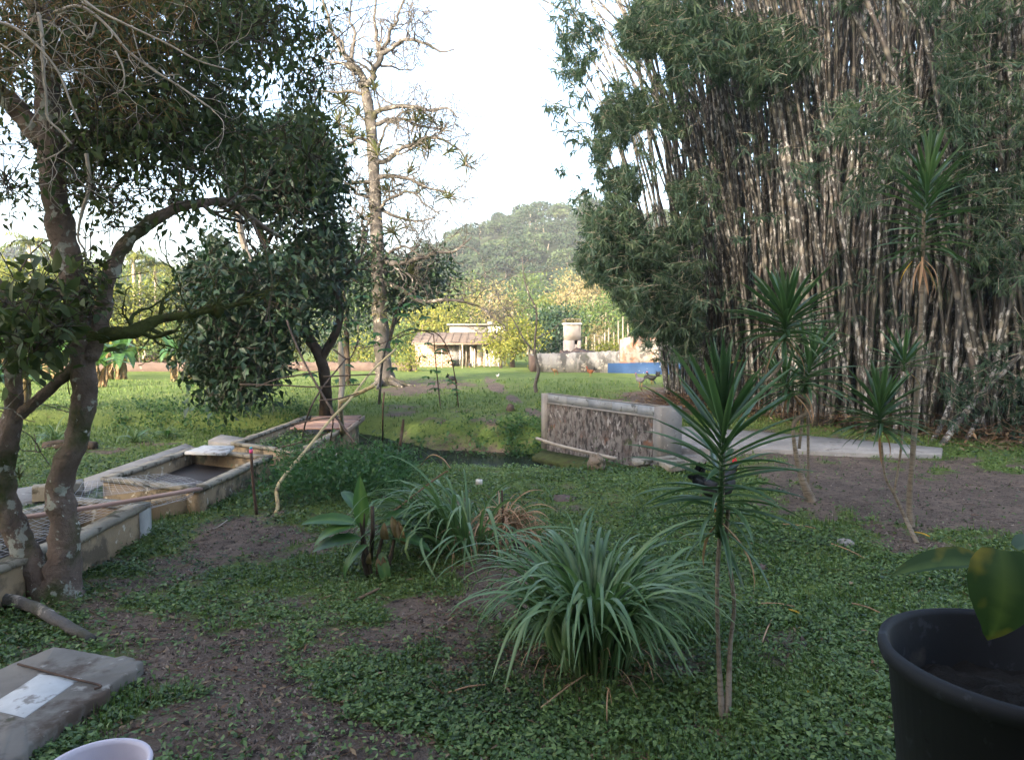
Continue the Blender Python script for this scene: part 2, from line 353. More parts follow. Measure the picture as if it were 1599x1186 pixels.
g.add(np.stack([X_, Y_, Z_], -1), np.stack([idx, idx + 1, idx + nx + 1, idx + nx], -1).reshape(-1, 4), soil(X_, Y_).ravel())
tag(g.build('ground', M['ground'], smooth=True), kind='structure')

# stream water: one sheet that follows the bed
m, nt, b, out = newmat('dark_stream_water')
b.inputs['Base Color'].default_value = (.012, .018, .012, 1); b.inputs['Roughness'].default_value = .2; b.inputs['Specular IOR Level'].default_value = .5; b.inputs['IOR'].default_value = 1.07
q = noise(nt, 3.0, 4, .6); bump(nt, b, q.outputs[0], .12, .03); M['water'] = m
cl = catmull(STREAM[:-1, :2], 6); tt = nrm(np.gradient(cl, axis=0)); nn = np.c_[-tt[:, 1], tt[:, 0]]
zw = np.where(cl[:, 0] < -3, -.34, WATER_Z); zw = np.convolve(np.pad(zw, 4, 'edge'), np.ones(9) / 9, 'valid')
w = MB(); k = len(cl); w.add(np.r_[np.c_[cl + nn * 2.6, zw], np.c_[cl - nn * 2.6, zw]], [(k + i, k + i + 1, i + 1, i) for i in range(k - 1)])
tag(w.build('stream_water', M['water']), kind='structure')

# distant wooded hill
HP = np.array([(-1400,470),(-600,445),(-100,408),(0,402),(60,400),(150,418),(300,432),(500,436),(650,412),(700,388),(760,354),(800,340),(830,334),(900,331),(960,338),(1040,352),(1150,372),(1300,400),(1600,430),(2400,470)], float)
def hillh(x, y):
    px = CX + F * x / 260.0; top = EYE + (HOR - np.interp(px, HP[:, 0], HP[:, 1])) / F * 260 - 4
    f = sstep(118, 262, y) * (1 - .5 * sstep(270, 420, y))
    return top * f + 5 * f * (fbm(x * .035, y * .035, 90) - .5) - .6
hx = np.linspace(-330, 330, 150); hy = np.linspace(112, 420, 90); X_, Y_ = np.meshgrid(hx, hy); Z_ = hillh(X_, Y_)
g = MB(); idx = (np.arange(89)[:, None] * 150 + np.arange(149)[None])
g.add(np.stack([X_, Y_, Z_], -1), np.stack([idx, idx + 1, idx + 151, idx + 150], -1).reshape(-1, 4), .5)
M['hill'] = stone('hill_undergrowth', (.018,.035,.012), (.045,.06,.022), .2, [], 1, 1, 1.5, .6)
tag(g.build('hill', M['hill'], smooth=True), kind='structure')

def blob(n, c, rad, seed=None, shell=.55):
    """points and outward directions spread through an uneven ellipsoid"""
    d = nrm(rng.normal(size=(n, 3))); r = shell + (1 - shell) * rng.random(n) ** .5
    lob = 1 + .35 * (fbm(d[:, 0] * 1.9 + 7 * (seed or 0), d[:, 1] * 1.9 + d[:, 2] * 1.3) - .5) * 2
    return np.asarray(c) + d * (r * lob)[:, None] * np.asarray(rad), d
hc = MB(); ht = MB()
cxy = []
for i in range(2300):
    y = 122 + 190 * rng.random(); x = (rng.random() * 2 - 1) * y * .95
    px = CX + F * x / y
    if not (560 < px < 1120) and (rng.random() < .6 or y < 190): continue
    cxy.append((x, y))
cxy = np.array(cxy); cz = hillh(cxy[:, 0], cxy[:, 1])
for (x, y), z in zip(cxy, cz):
    rr = rng.uniform(2.0, 4.6); hh = rr * rng.uniform(.7, 1.1); tz = rng.uniform(2, 6)
    px = CX + F * x / y; n = 420 if 600 < px < 1100 else 70
    d = nrm(rng.normal(size=(n, 3)) * [1, 1, .8]); d[:, 2] = np.abs(d[:, 2]) * .9 - .12; d[:, 1] -= .25
    pts = np.array([x, y, z + tz]) + d * np.array([rr, rr, hh]) * (.72 + .3 * rng.random(n))[:, None]
    tone = np.clip(rng.normal(.42, .28), 0, 1)
    hc.leaves(pts, nrm(d + rng.normal(size=(n, 3)) * .7), nrm(d + rng.normal(size=(n, 3)) * .45), rng.uniform(.45, .95, n) * (1 if n > 100 else 2.4), rng.uniform(.4, .8, n) * (1 if n > 100 else 2.4), 'quad', np.clip(tone + rng.normal(0, .13, n), 0, 1))
    if 640 < px < 1060 and rng.random() < .35: ht.sticks([[x, y, z - 1]], [[x + rng.normal() * .4, y, z + tz + hh * .3]], .22)
tag(hc.build('hill_forest', M['leaf_hill']), kind='stuff')
tag(ht.build('hill_forest_stems', M['bark_pale']), kind='stuff')

# ------------------------------------------------------------------ ground growth
def wedge(n, y0, y1, spread=1.0):     # even over the picture's height, wider than the frame so that a side step still finds it
    t = rng.random(n); inv = 1 / y1 + (1 / y0 - 1 / y1) * t; y = 1 / inv
    x = (rng.random(n) * 2 - 1) * y * .80 * spread; return x, y
def blocked(x, y):                    # where tanks, slabs and paving lie
    o = np.zeros(x.shape, bool)
    for q in KEEP:
        q = np.asarray(q); ins = np.zeros(x.shape, bool); j = len(q) - 1
        for i in range(len(q)):
            c = ((q[i,1] > y) != (q[j,1] > y)) & (x < (q[j,0]-q[i,0]) * (y - q[i,1]) / (q[j,1] - q[i,1] + 1e-12) + q[i,0]); ins ^= c; j = i
        o |= ins
    return o
def g2(px, py, z=0.): return tuple(G(px, py, z)[:2])
TZ = .30
TANK_A = [g2(-60, 905, TZ), g2(115, 843, TZ), g2(232, 784, TZ), g2(118, 775, TZ), g2(-140, 845, TZ)]
TANK_B = [g2(311, 762, TZ), g2(424, 711, TZ), g2(297, 699, TZ), g2(160, 745, TZ)]
TANK_C = [g2(474, 706, TZ), g2(548, 662, TZ), g2(455, 650, TZ), g2(362, 690, TZ)]
TANK_C = [g2(470, 706, TZ), g2(560, 655, TZ), g2(480, 648, TZ), g2(362, 690, TZ)]
SLAB = [g2(222,1031,.07), g2(84,1008,.07), g2(-200,1125,.07), g2(-12,1204,.07)]
DECK = [g2(1050, 668), g2(1190, 678), g2(1380, 695), g2(1472, 704), g2(1470, 714), g2(1350, 712), g2(1200, 706), g2(1052, 704)]
PAVE = [g2(-60, 815), g2(130, 775), g2(130, 752), g2(-120, 790)]
PAVE2 = [g2(131, 775), g2(305, 702), g2(290, 696), g2(131, 752)]
KEEP = [TANK_A, TANK_B, TANK_C, SLAB, DECK, PAVE, PAVE2]
n = 560000
x, y = wedge(n, 2.2, 24); s = soil(x, y); dens = np.clip(1.15 - s * 1.7 - .35 * (fbm(x * 7, y * 7, 5, 3) > .5), .03, 1) * (1 - .75 * sstep(11, 17, y))
keep = (rng.random(n) < dens) & ~blocked(x, y) & (stream_depth(x, y) < .62)
x, y = x[keep], y[keep]; n = len(x)
lush = fbm(x * 1.6, y * 1.6, 60, 3)
z = H(x, y) + rng.random(n) ** 1.5 * (.012 + .055 * lush) + .004
th = rng.random(n) * 6.283; D = np.c_[np.cos(th), np.sin(th), rng.normal(.15, .35, n)]
N = np.c_[rng.normal(0, .62, n), rng.normal(0, .62, n), np.ones(n)]
L = (.016 + .018 * rng.random(n)) * (1 + np.maximum(y - 3.5, 0) * .085) * (.75 + .7 * lush)
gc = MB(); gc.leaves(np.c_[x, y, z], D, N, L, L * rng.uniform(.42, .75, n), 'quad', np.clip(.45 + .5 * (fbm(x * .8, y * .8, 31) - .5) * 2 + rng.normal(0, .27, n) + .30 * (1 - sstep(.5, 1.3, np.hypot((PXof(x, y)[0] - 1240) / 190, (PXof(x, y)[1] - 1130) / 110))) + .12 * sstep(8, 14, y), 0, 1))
# some larger weeds, a few of them yellowing
n2_ = 26000; x, y = wedge(n2_, 2.3, 12); keep = (rng.random(n2_) < np.clip(1.0 - soil(x, y) * 1.4, .06, 1) * np.clip((fbm(x * 2.2, y * 2.2, 91, 3) - .38) * 3, 0, 1)) & ~blocked(x, y) & (stream_depth(x, y) < .5); x, y = x[keep], y[keep]; k = len(x)
for q_ in range(3):
    th = rng.random(k) * 6.283; gc.leaves(np.c_[x + rng.normal(0, .012, k), y + rng.normal(0, .012, k), H(x, y) + rng.uniform(.02, .07, k)], np.c_[np.cos(th), np.sin(th), rng.normal(.1, .4, k)], np.c_[rng.normal(0, .5, k), rng.normal(0, .5, k), np.ones(k)], rng.uniform(.024, .050, k), rng.uniform(.012, .024, k), 'fold', np.clip(rng.normal(.62, .25, k), 0, 1), .2)
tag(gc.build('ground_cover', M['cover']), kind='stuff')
# upright grass blades, tufted
n = 240000
x, y = wedge(n, 2.4, 34); s = soil(x, y); tu = fbm(x * 2.3, y * 2.3, 71, 3)
px, py = PXof(x, y); gr = .30 + .8 * (1 - sstep(.5, 1.1, np.hypot((px - 1200) / 130, (py - 1080) / 120))) + .6 * (1 - sstep(.5, 1.2, np.hypot((px - 620) / 90, (py - 735) / 45))) + .9 * (y > 12)
keep = (rng.random(n) < np.clip((1.05 - s * 1.7), 0.01, 1) * np.clip(gr + (tu - .5) * 1.6, .02, 1)) & ~blocked(x, y) & (stream_depth(x, y) < .5)
x, y, tu = x[keep], y[keep], tu[keep]; n = len(x); z = H(x, y)
th = rng.random(n) * 6.283; lean = rng.uniform(.25, 1.2, n); D = np.c_[np.cos(th) * lean, np.sin(th) * lean, np.ones(n)]
L = (.03 + .045 * rng.random(n)) * (1 + np.maximum(y - 4, 0) * .04) * (.6 + .9 * tu)
gb = MB(); gb.leaves(np.c_[x, y, z], D, np.c_[np.cos(th), np.sin(th), -lean + .001], L, .0045 * (1 + np.maximum(y - 3, 0) * .30), 'quad', np.clip(rng.normal(.45, .25, n), 0, 1), .35)
tag(gb.build('grass', M['turfblade']), kind='stuff')
# dead leaf and twig litter
n = 16000
x, y = wedge(n, 2.3, 22); px, py = PXof(x, y); w_ = .25 + 1.0 * (np.hypot((px - 1150) / 260, (py - 625) / 45) < 1) + .5 * (np.hypot((px - 820) / 200, (py - 1000) / 130) < 1) + .8 * (np.hypot((px - 1000) / 90, (py - 625) / 20) < 1)
keep = (rng.random(n) < w_) & ~blocked(x, y) & (stream_depth(x, y) < .5); x, y = x[keep], y[keep]; n = len(x)
th = rng.random(n) * 6.283
lt = MB(); lt.leaves(np.c_[x, y, H(x, y) + .006 + .02 * rng.random(n)], np.c_[np.cos(th), np.sin(th), rng.normal(0, .15, n)], np.c_[rng.normal(0, .3, n), rng.normal(0, .3, n), np.ones(n)],
    rng.uniform(.02, .06, n) * (1 + y * .04), rng.uniform(.006, .018, n) * (1 + y * .04), 'quad')
k = n // 3; tx = rng.random(k) * 6.283; ll = rng.uniform(.03, .16, k) * (1 + y[:k] * .03); p0 = np.c_[x[:k], y[:k], H(x[:k], y[:k]) + .008]
lt.sticks(p0, p0 + np.c_[np.cos(tx) * ll, np.sin(tx) * ll, rng.normal(.01, .015, k)], .0018 * (1 + y[:k] * .12), a=rng.random())
tag(lt.build('leaf_litter', M['litter']), kind='stuff')
# crumbs and clods on the bare soil
n = 60000
x, y = wedge(n, 2.3, 13); keep = (soil(x, y) > .42) & ~blocked(x, y) & (stream_depth(x, y) < .5) & (fbm(x * 3, y * 3, 13, 3) > .38); x, y = x[keep], y[keep]; n = len(x)
r_ = rng.uniform(.0025, .009, n) * (1 + y * .05) * np.where(rng.random(n) < .04, 2.2, 1); c_ = np.c_[x, y, H(x, y) + r_ * .3]
tt_ = np.array([(1,0,-.4),(-.5,.9,-.4),(-.5,-.9,-.4),(0,0,1)]); V = c_[:, None] + (tt_[None] + rng.normal(0, .3, (n, 4, 3))) * r_[:, None, None]
lt = MB(); lt.add(V.reshape(-1, 3), (np.arange(n)[:, None, None] * 4 + np.array([(0,1,3),(1,2,3),(2,0,3)])[None]).reshape(-1, 3), np.repeat(rng.random(n), 4))
M['crumb'] = leafmat('soil_crumb', [(.03,.022,.018),(.085,.062,.052),(.15,.11,.09),(.26,.21,.17)], 0, .95)
tag(lt.build('soil_crumbs', M['crumb']), kind='stuff')
# heap of fallen bamboo litter under the clump
n = 9000; t = rng.random(n); q0 = np.array([4.6, 21.]); q1 = np.array([9.4, 11.6])
c = q0 + (q1 - q0) * t[:, None] + rng.normal(size=(n, 2)) * [1.1, 1.0] + [0.9, .6]
th = rng.random(n) * 6.283; ll = rng.uniform(.10, .45, n); hgt = .02 + .28 * rng.random(n) ** 2
p0 = np.c_[c, H(c[:, 0], c[:, 1]) + hgt]
lt = MB(); lt.sticks(p0[:3500], (p0 + np.c_[np.cos(th) * ll * 2, np.sin(th) * ll * 2, rng.normal(0, .16, n)])[:3500], .006, a=.4)
lt.leaves(p0[3500:], np.c_[np.cos(th), np.sin(th), rng.normal(0, .4, n)][3500:], np.c_[rng.normal(0, .5, n), rng.normal(0, .5, n), np.ones(n)][3500:], ll[3500:] * .6, .045, 'quad')
tag(lt.build('bamboo_litter', M['litter']), kind='stuff')

# ------------------------------------------------------------------ masonry materials
M['tank'] = stone('stained_ochre_cement', (.19,.14,.085), (.30,.225,.14), 1.6, [((.10,.078,.052), 3.5, .50, .1), ((.42,.38,.30), 9, .60, .05), ((.045,.05,.028), 2.2, .60, .10)], .92, .5, 22, .015)
M['tank_rim'] = stone('grimy_pale_cement', (.18,.16,.125), (.31,.28,.225), 3, [((.08,.07,.05), 6, .50, .08), ((.05,.06,.03), 3, .60, .08)], .92, .6, 30, .012)
M['concrete'] = stone('weathered_concrete', (.17,.16,.15), (.28,.265,.25), 2.2, [((.10,.095,.085), 4, .58, .12), ((.42,.40,.38), 12, .64, .05)], .9, .4, 35, .008, objrand=.22)
M['block'] = stone('bare_concrete_block', (.17,.185,.20), (.28,.29,.30), 3, [((.07,.075,.075), 6, .56, .10)], .95, .6, 55, .008, objrand=.25)
M['slab'] = stone('old_grey_slab', (.11,.097,.083), (.19,.172,.15), 2.5, [((.075,.055,.042), 4, .54, .12), ((.27,.25,.22), 9, .62, .06), ((.05,.06,.03), 2.0, .64, .06)], .9, .3, 40, .006)
M['peeling'] = stone('peeling_whitewash_over_dirt', (.13,.12,.115), (.21,.195,.19), 5, [((.10,.078,.070), 7.0, .46, .16, (1,1,.6)), ((.042,.038,.038), 13.0, .47, .12, (1,1,.55)), ((.30,.285,.28), 9, .61, .05, (1,1,.7)), ((.17,.08,.045), 2.2, .60, .08), ((.045,.06,.025), 2.6, .60, .07)], .95, .9, 18, .02)
M['ruin'] = stone('mouldy_whitewash', (.15,.15,.152), (.26,.26,.262), 1.2, [((.07,.07,.07), 1.7, .46, .12, (1,1,.6)), ((.30,.28,.26), 4, .58, .05), ((.05,.055,.04), .9, .60, .08)], .95, .6, 14, .02)
M['ruin_red'] = stone('plaster_fallen_off_brick', (.19,.175,.16), (.26,.235,.215), 1.1, [((.22,.11,.07), .9, .48, .07), ((.10,.09,.085), 2.0, .55, .07), ((.42,.25,.10), .7, .62, .05)], .95, .6, 14, .02)
M['blue_paint'] = stone('faded_blue_paint', (.009,.032,.09), (.018,.05,.12), 1.4, [((.20,.24,.28), 4, .66, .04)], .7, .2, 20, .006)
M['house_wall'] = stone('cream_house_plaster', (.36,.29,.23), (.48,.40,.33), .7, [((.24,.15,.10), .8, .52, .12), ((.75,.72,.68), .9, .62, .03)], .9, .3, 10, .01)
M['house_white'] = stone('white_plaster', (.50,.50,.50), (.66,.66,.66), .8, [((.4,.4,.4), 1.2, .62, .1)], .85, .2, 10, .01)
M['house_roof'] = stone('dusty_fibre_cement_roof', (.085,.068,.060), (.14,.115,.10), .8, [((.05,.04,.036), 1.1, .55, .1)], .9, .3, 8, .02)
M['brick'] = stone('pale_red_brick', (.30,.19,.14), (.42,.29,.22), 3, [], .9, .3, 20, .01, objrand=.3)
M['inner_shade'] = stone('painted_interior_shade', (.012,.012,.012), (.03,.028,.026), 2, [], 1, .1, 10, .01)  # near-black colour painted in for the shade inside openings
M['wall_brown'] = stone('mouldy_brown_wall', (.07,.05,.045), (.12,.09,.078), 1.2, [((.20,.17,.15), 2.4, .63, .06)], .95, .6, 9, .02)
M['tile'] = stone('clay_roof_tile', (.42,.26,.16), (.58,.40,.28), 3, [], .85, .3, 12, .01, objrand=.3)
M['plank'] = stone('weathered_plank', (.15,.115,.09), (.26,.205,.165), 2, [], .85, .5, 40, .005, stretch=(1, 1, 1), objrand=.35)
M['plank_red'] = stone('reddish_painted_board', (.20,.12,.095), (.31,.21,.17), 2, [((.13,.05,.035), 5, .6, .08)], .85, .4, 35, .005, objrand=.35)
M['wire'] = stone('galvanised_wire', (.32,.33,.35), (.46,.47,.50), 5, [], .5, .1, 60, .002)
M['rebar'] = stone('rusty_steel_rod', (.045,.030,.024), (.10,.06,.04), 6, [], .8, .3, 60, .004)
M['mud'] = stone('wet_tank_mud', (.030,.024,.022), (.06,.047,.04), 2, [], .55, .6, 9, .02)
M['rock'] = stone('tan_rock', (.15,.115,.085), (.26,.205,.155), 6, [((.06,.055,.035), 7, .50, .10)], .95, .8, 22, .02)
M['bamboo_dry'] = stone('dry_yellow_bamboo', (.34,.26,.13), (.48,.38,.20), 3, [((.20,.14,.08), 6, .6, .08)], .7, .2, 25, .004)
M['plastic_black'] = stone('scuffed_black_plastic', (.006,.0065,.008), (.010,.011,.013), 4, [((.022,.025,.03), 30, .62, .06), ((.055,.048,.040), 7, .60, .14)], .7, .2, 70, .002)
M['plastic_pink'] = stone('pale_mauve_plastic', (.40,.36,.41), (.48,.44,.49), 3, [((.20,.17,.15), 9, .62, .1)], .45, .08, 50, .001)
M['potting'] = stone('dark_potting_soil', (.008,.007,.006), (.02,.017,.014), 14, [], 1, 1, 60, .01)
M['white_paint'] = stone('chalky_white_paint', (.36,.36,.355), (.50,.50,.49), 6, [((.20,.185,.17), 7, .54, .08)], .8, .2, 30, .003)
M['pink'] = stone('neon_pink_plastic', (.75,.08,.22), (.8,.12,.28), 5, [], .4, 0, 30, .001)
M['cyan'] = stone('turquoise_plastic', (.05,.35,.42), (.08,.42,.5), 5, [], .4, 0, 30, .001)

def ring_wall(poly, t):                 # inner outline of a closed wall of thickness t
    p = np.asarray(poly, float); n = len(p); out = []
    for i in range(n):
        a = p[i-1]; b_ = p[i]; c = p[(i+1) % n]; d1 = nrm(b_ - a); d2 = nrm(c - b_); n1 = np.array([-d1[1], d1[0]]); n2 = np.array([-d2[1], d2[0]])
        bis = nrm(n1 + n2); out.append(b_ + bis * t / max(.35, bis @ n1))
    return np.array(out)
def tank(label, poly, zt, zb, t, floor_z, floor_mat, wet=False, chips=0):
    c = np.mean(np.asarray(poly), 0); T = thing('fish_tank', label, 'tank', (c[0], c[1], 0), 'concrete fish tanks in a row')
    n = len(poly); p = np.asarray(poly); q = ring_wall(poly, t); po = ring_wall(poly, -.018); qo = ring_wall(poly, t + .012)
    for i in range(n):                  # each side wall, then its rim
        j = (i + 1) % n
        seg = np.linspace(0, 1, 12)
        o1 = p[i] + (p[j] - p[i]) * seg[:, None]; i1 = q[i] + (q[j] - q[i]) * seg[:, None]
        zc = zt - .045
        def strip(A, B, z0, z1, rough=0.):
            mb = MB(); k = len(A); zz = z1 + (rng.normal(0, rough, k) if rough else 0)
            V = np.concatenate([np.c_[A, np.full(k, z0)], np.c_[A, np.full(k, z1) + (zz - z1)], np.c_[B, np.full(k, z1) + (zz - z1)], np.c_[B, np.full(k, z0)]])
            Q = []
            for e in range(k - 1):
                for r_ in range(4): s_ = (r_ + 1) % 4; Q.append((r_*k+e, r_*k+e+1, s_*k+e+1, s_*k+e))
            Q += [(0, k, 2*k, 3*k), (k-1, 4*k-1, 3*k-1, 2*k-1)]
            return mb.add(V, Q)
        strip(o1, i1, zb, zc).build('side_wall', M['tank'], T)
        o2 = po[i] + (po[j] - po[i]) * seg[:, None]; i2 = qo[i] + (qo[j] - qo[i]) * seg[:, None]
        o2[1:-1] += rng.normal(0, .005, (10, 2))
        strip(o2, i2, zc, zt, .004).build('rim', M['tank_rim'], T)
    f = MB(); f.prism(q, zb, floor_z); f.build('tank_floor', floor_mat, T)
    return T
tank('near concrete tank under a wire mesh cover beside the tree', TANK_A, TZ, -.25, .13, .05, M['mud'])
tank('middle open concrete tank with bare mud inside', TANK_B, TZ, -.25, .10, .10, M['mud'])
TC = tank('far concrete tank with its end boarded over', TANK_C, TZ, -.25, .09, .12, M['mud'])
# weeds inside the far tank
n = 1500; a_ = np.asarray(ring_wall(TANK_C, .2)); u = rng.random((n, 1)); v = rng.random((n, 1)) * .6
pp = (a_[3] * (1 - u) + a_[0] * u) * (1 - v) + (a_[2] * (1 - u) + a_[1] * u) * v; th = rng.random(n) * 6.28
wd = MB(); wd.leaves(np.c_[pp, .12 + .12 * rng.random(n)], np.c_[np.cos(th), np.sin(th), rng.random(n)], np.c_[rng.normal(0,.4,n), rng.normal(0,.4,n), np.ones(n)], .05, .03, 'quad')
tag(wd.build('tank_weeds', M['cover']), kind='stuff')
# boards across the far tank
def Pz(px, py, z): return G(px, py, z)
b0, b1, b2, b3 = Pz(452, 668, .34), Pz(540, 668, .34), Pz(566, 648, .34), Pz(498, 650, .34)
bt = thing('board_cover', 'reddish board cover laid over the end of the far tank', 'boards', ((b0 + b2) / 2))
for i in range(7):
    t0, t1 = i / 7 + .008, (i + 1) / 7 - .008; zz = rng.normal(0, .006)
    q = [(b0 + (b3 - b0) * t0), (b1 + (b2 - b1) * t0), (b1 + (b2 - b1) * t1), (b0 + (b3 - b0) * t1)]; q = np.array(q)[:, :2]; q[:, 0] += rng.normal(0, .03)
    MB().prism(q, .315 + zz, .345 + zz).build('plank', M['plank_red'], bt)
MB().prism([b1[:2] + [.02, -.02], b2[:2] + [.02, 0], b2[:2] + [.05, 0], b1[:2] + [.05, -.02]], .24, .335).build('edge_board', M['plank'], bt)
# paving strip, white slab, block
def slab(name, label, cat, pts, z0, z1, mat, group=None, round_=0):
    q = np.array([p[:2] for p in pts]); c = q.mean(0)
    if ((q - np.roll(q, 1, 0))[:, 0] * (np.roll(q, -1, 0) - q)[:, 1] - (q - np.roll(q, 1, 0))[:, 1] * (np.roll(q, -1, 0) - q)[:, 0]).sum() < 0: q = q[::-1]
    n = len(q); mb = MB(); e = c + (q - c) * (1 - .012 / max(.1, np.linalg.norm(q - c, axis=1).mean())); 
    V = np.concatenate([np.c_[q, np.full(n, z0)], np.c_[q, np.full(n, z1 - .012)], np.c_[e, np.full(n, z1)]])
    Fq = [(r_*n+i, r_*n+(i+1) % n, (r_+1)*n+(i+1) % n, (r_+1)*n+i) for r_ in range(2) for i in range(n)]; mb.add(V, Fq)
    k = mb.n; mb.add([[c[0], c[1], z1]], np.zeros((0, 4), int)); mb.F.append(np.array([(2*n+i, 2*n+(i+1) % n, k) for i in range(n)]))
    o = mb.build(name, mat, origin=(c[0], c[1], z0)); tag(o, label, cat, group); return o
for pv_ in (PAVE, PAVE2): o = slab('paving_strip', None, None, [(x_, y_, 0) for x_, y_ in pv_], -.05, .045, M['concrete']); tag(o, kind='structure')
slab('concrete_slab', 'pale thin slab lying on the far left corner of the middle tank', 'slab', [Pz(288, 704, .35), Pz(352, 706, .35), Pz(366, 695, .35), Pz(318, 694, .35)], .305, .345, M['white_paint'])
slab('concrete_slab', 'broken grey slab on the bank between ditch and far tank', 'slab', [Pz(325, 685, .16), Pz(372, 693, .16), Pz(400, 684, .16), Pz(345, 676, .16)], .0, .14, M['concrete'])
b0 = Pz(50, 778, .1); b1 = Pz(132, 770, .1)
mbk = MB(); d_ = nrm(b1 - b0); n_ = np.array([-d_[1], d_[0], 0]); q = np.array([b0, b1, b1 + n_ * .2, b0 + n_ * .2])[:, :2]
slab('concrete_block', 'tan cement block with rounded edges behind the leaning mesh', 'block', [*q], .06, .22, M['tank_rim'])
# deck over the culvert
o = slab('bridge_deck', None, None, [(x_, y_, 0) for x_, y_ in DECK], -.12, .055, M['concrete']); tag(o, kind='structure')

# wire mesh covers and the long plank
def mesh_panel(label, a, b_, c, d, nu, nv, sag, rad=.0016):
    a, b_, c, d = map(np.asarray, (a, b_, c, d)); T = MB()
    def S(u, v):
        p = (a * (1-u) + b_ * u) * (1-v) + (d * (1-u) + c * u) * v; p = p.copy(); p[2] += -sag * math.sin(math.pi * u) * math.sin(math.pi * v) + .02 * (float(vnoise(u * 5 + nu, v * 5)) - .5); return p
    for i in range(nu + 1):
        T.tube([S(i / nu, t) for t in np.linspace(0, 1, 10)], rad, 3, cap=False)
    for j in range(nv + 1):
        T.tube([S(t, j / nv) for t in np.linspace(0, 1, 14)], rad, 3, cap=False)
    o = T.build('wire_mesh_cover', M['wire'], origin=tuple(a)); tag(o, label, 'wire mesh'); return o
mesh_panel('welded wire mesh sagging over the near tank', Pz(-60, 893, .33), Pz(205, 785, .33), Pz(112, 775, .36), Pz(-130, 840, .36), 22, 12, .05)
mesh_panel('second wire mesh panel between near and middle tank', Pz(110, 782, .40), Pz(322, 752, .38), Pz(258, 738, .37), Pz(130, 752, .40), 18, 11, .02)
mesh_panel('bent edge of wire mesh hanging over the gap between tanks', Pz(208, 790, .33), Pz(305, 764, .36), Pz(300, 775, .24), Pz(228, 797, .20), 12, 5, .02)
lp = MB(); a = Pz(20, 812, .42); b_ = Pz(312, 764, .36); d_ = nrm(b_ - a); n_ = np.array([-d_[1], d_[0], 0]) * .045; up = np.array([0, 0, .022])
V = []; Q = []
for i, t in enumerate(np.linspace(0, 1, 9)):
    c = a + (b_ - a) * t + [0, 0, -.01 * math.sin(math.pi * t)]; V += [c - n_, c + n_, c + n_ + up, c - n_ + up]
    if i: k = i * 4; Q += [(k-4+e, k-4+(e+1) % 4, k+(e+1) % 4, k+e) for e in range(4)]
Q += [(3,2,1,0), (32,33,34,35)]; lp.add(V, Q)
tag(lp.build('long_plank', M['plank_red'], origin=tuple(a)), 'long weathered plank lying across the wire mesh', 'plank')
# the little pier and rod between the tanks
slab('concrete_pier', 'short white cement pier at the corner of the near tank', 'pier', [Pz(217, 792, .3), Pz(231, 786, .3), Pz(236, 783, .3), Pz(222, 786, .3)], -.05, .27, M['white_paint'])
slab('low_cement_wall', 'shadowed low cement wall in the gap between two tanks', 'wall', [Pz(236, 784, .2), Pz(308, 772, .2), Pz(304, 765, .2), Pz(236, 776, .2)], -.1, .2, M['tank'])

# ------------------------------------------------------------------ parapet of the culvert
A = G(846, 673); B = G(1037, 712); A[2] = B[2] = 0; ex = nrm(B - A); ey = np.array([-ex[1], ex[0], 0]); LW = np.linalg.norm(B - A)   # ey points away from the camera
if ey[1] < 0: ey = -ey
def bx(mb, s0, s1, t0, t1, z0, z1, taper=0):
    V = []
    for z in (z0, z1):
        for s_, t_ in ((s0, t0), (s1, t0), (s1, t1), (s0, t1)): V.append(A + ex * s_ + ey * t_ + np.array([0, 0, z]))
    return mb.add(V, [(0,3,2,1),(4,5,6,7),(0,1,5,4),(1,2,6,5),(2,3,7,6),(3,0,4,7)])
PW = thing('culvert_parapet', 'low peeling parapet wall with grey block coping over the stream', 'wall', A)
def roughwall(s0, s1, z0, z1, t, nu=60, nv=16, amp=.012):
    u = np.linspace(s0, s1, nu); v = np.linspace(z0, z1, nv); U, Vv = np.meshgrid(u, v)
    tt = t + amp * (fbm(U * 3, Vv * 3, 5) - .5) + amp * 1.3 * (fbm(U * 9, Vv * 7, 6) > .52)
    PT = A + ex * U[..., None] + ey * (tt[..., None]) + np.array([0, 0, 1.]) * Vv[..., None]
    idx = (np.arange(nv - 1)[:, None] * nu + np.arange(nu - 1)[None]); mb = MB(); mb.add(PT, np.stack([idx, idx + 1, idx + nu + 1, idx + nu], -1).reshape(-1, 4)); return mb
w = roughwall(.10, LW - .02, -.42, .57, .045); bx(w, .10, LW - .02, .08, .17, -.42, .565); w.build('wall_face', M['peeling'], PW)
bx(MB(), .10, LW - .02, .035, .19, .574, .600).build('mortar_ledge', M['concrete'], PW)
nb = 5
for i in range(nb):
    s0 = .125 + (LW - .16) * i / nb; s1 = .125 + (LW - .16) * (i + 1) / nb - .010
    bx(MB(), s0, s1, .060 + rng.normal(0, .003), .185, .602, .752 + rng.normal(0, .002)).build('coping_block', M['block'], PW)
bx(MB(), -.02, .12, 0, .20, -.35, .775).build('end_post', M['concrete'], PW)
bx(MB(), LW - .015, LW + .16, -.20, .22, -.30, .80).build('end_post', M['concrete'], PW)
bx(MB(), LW - .21, LW - .018, -.05, .0, -.30, .62).build('cast_pier', M['concrete'], PW)
bx(MB(), .0, LW, .19, .215, .755, .778).build('coping_lip', M['concrete'], PW)
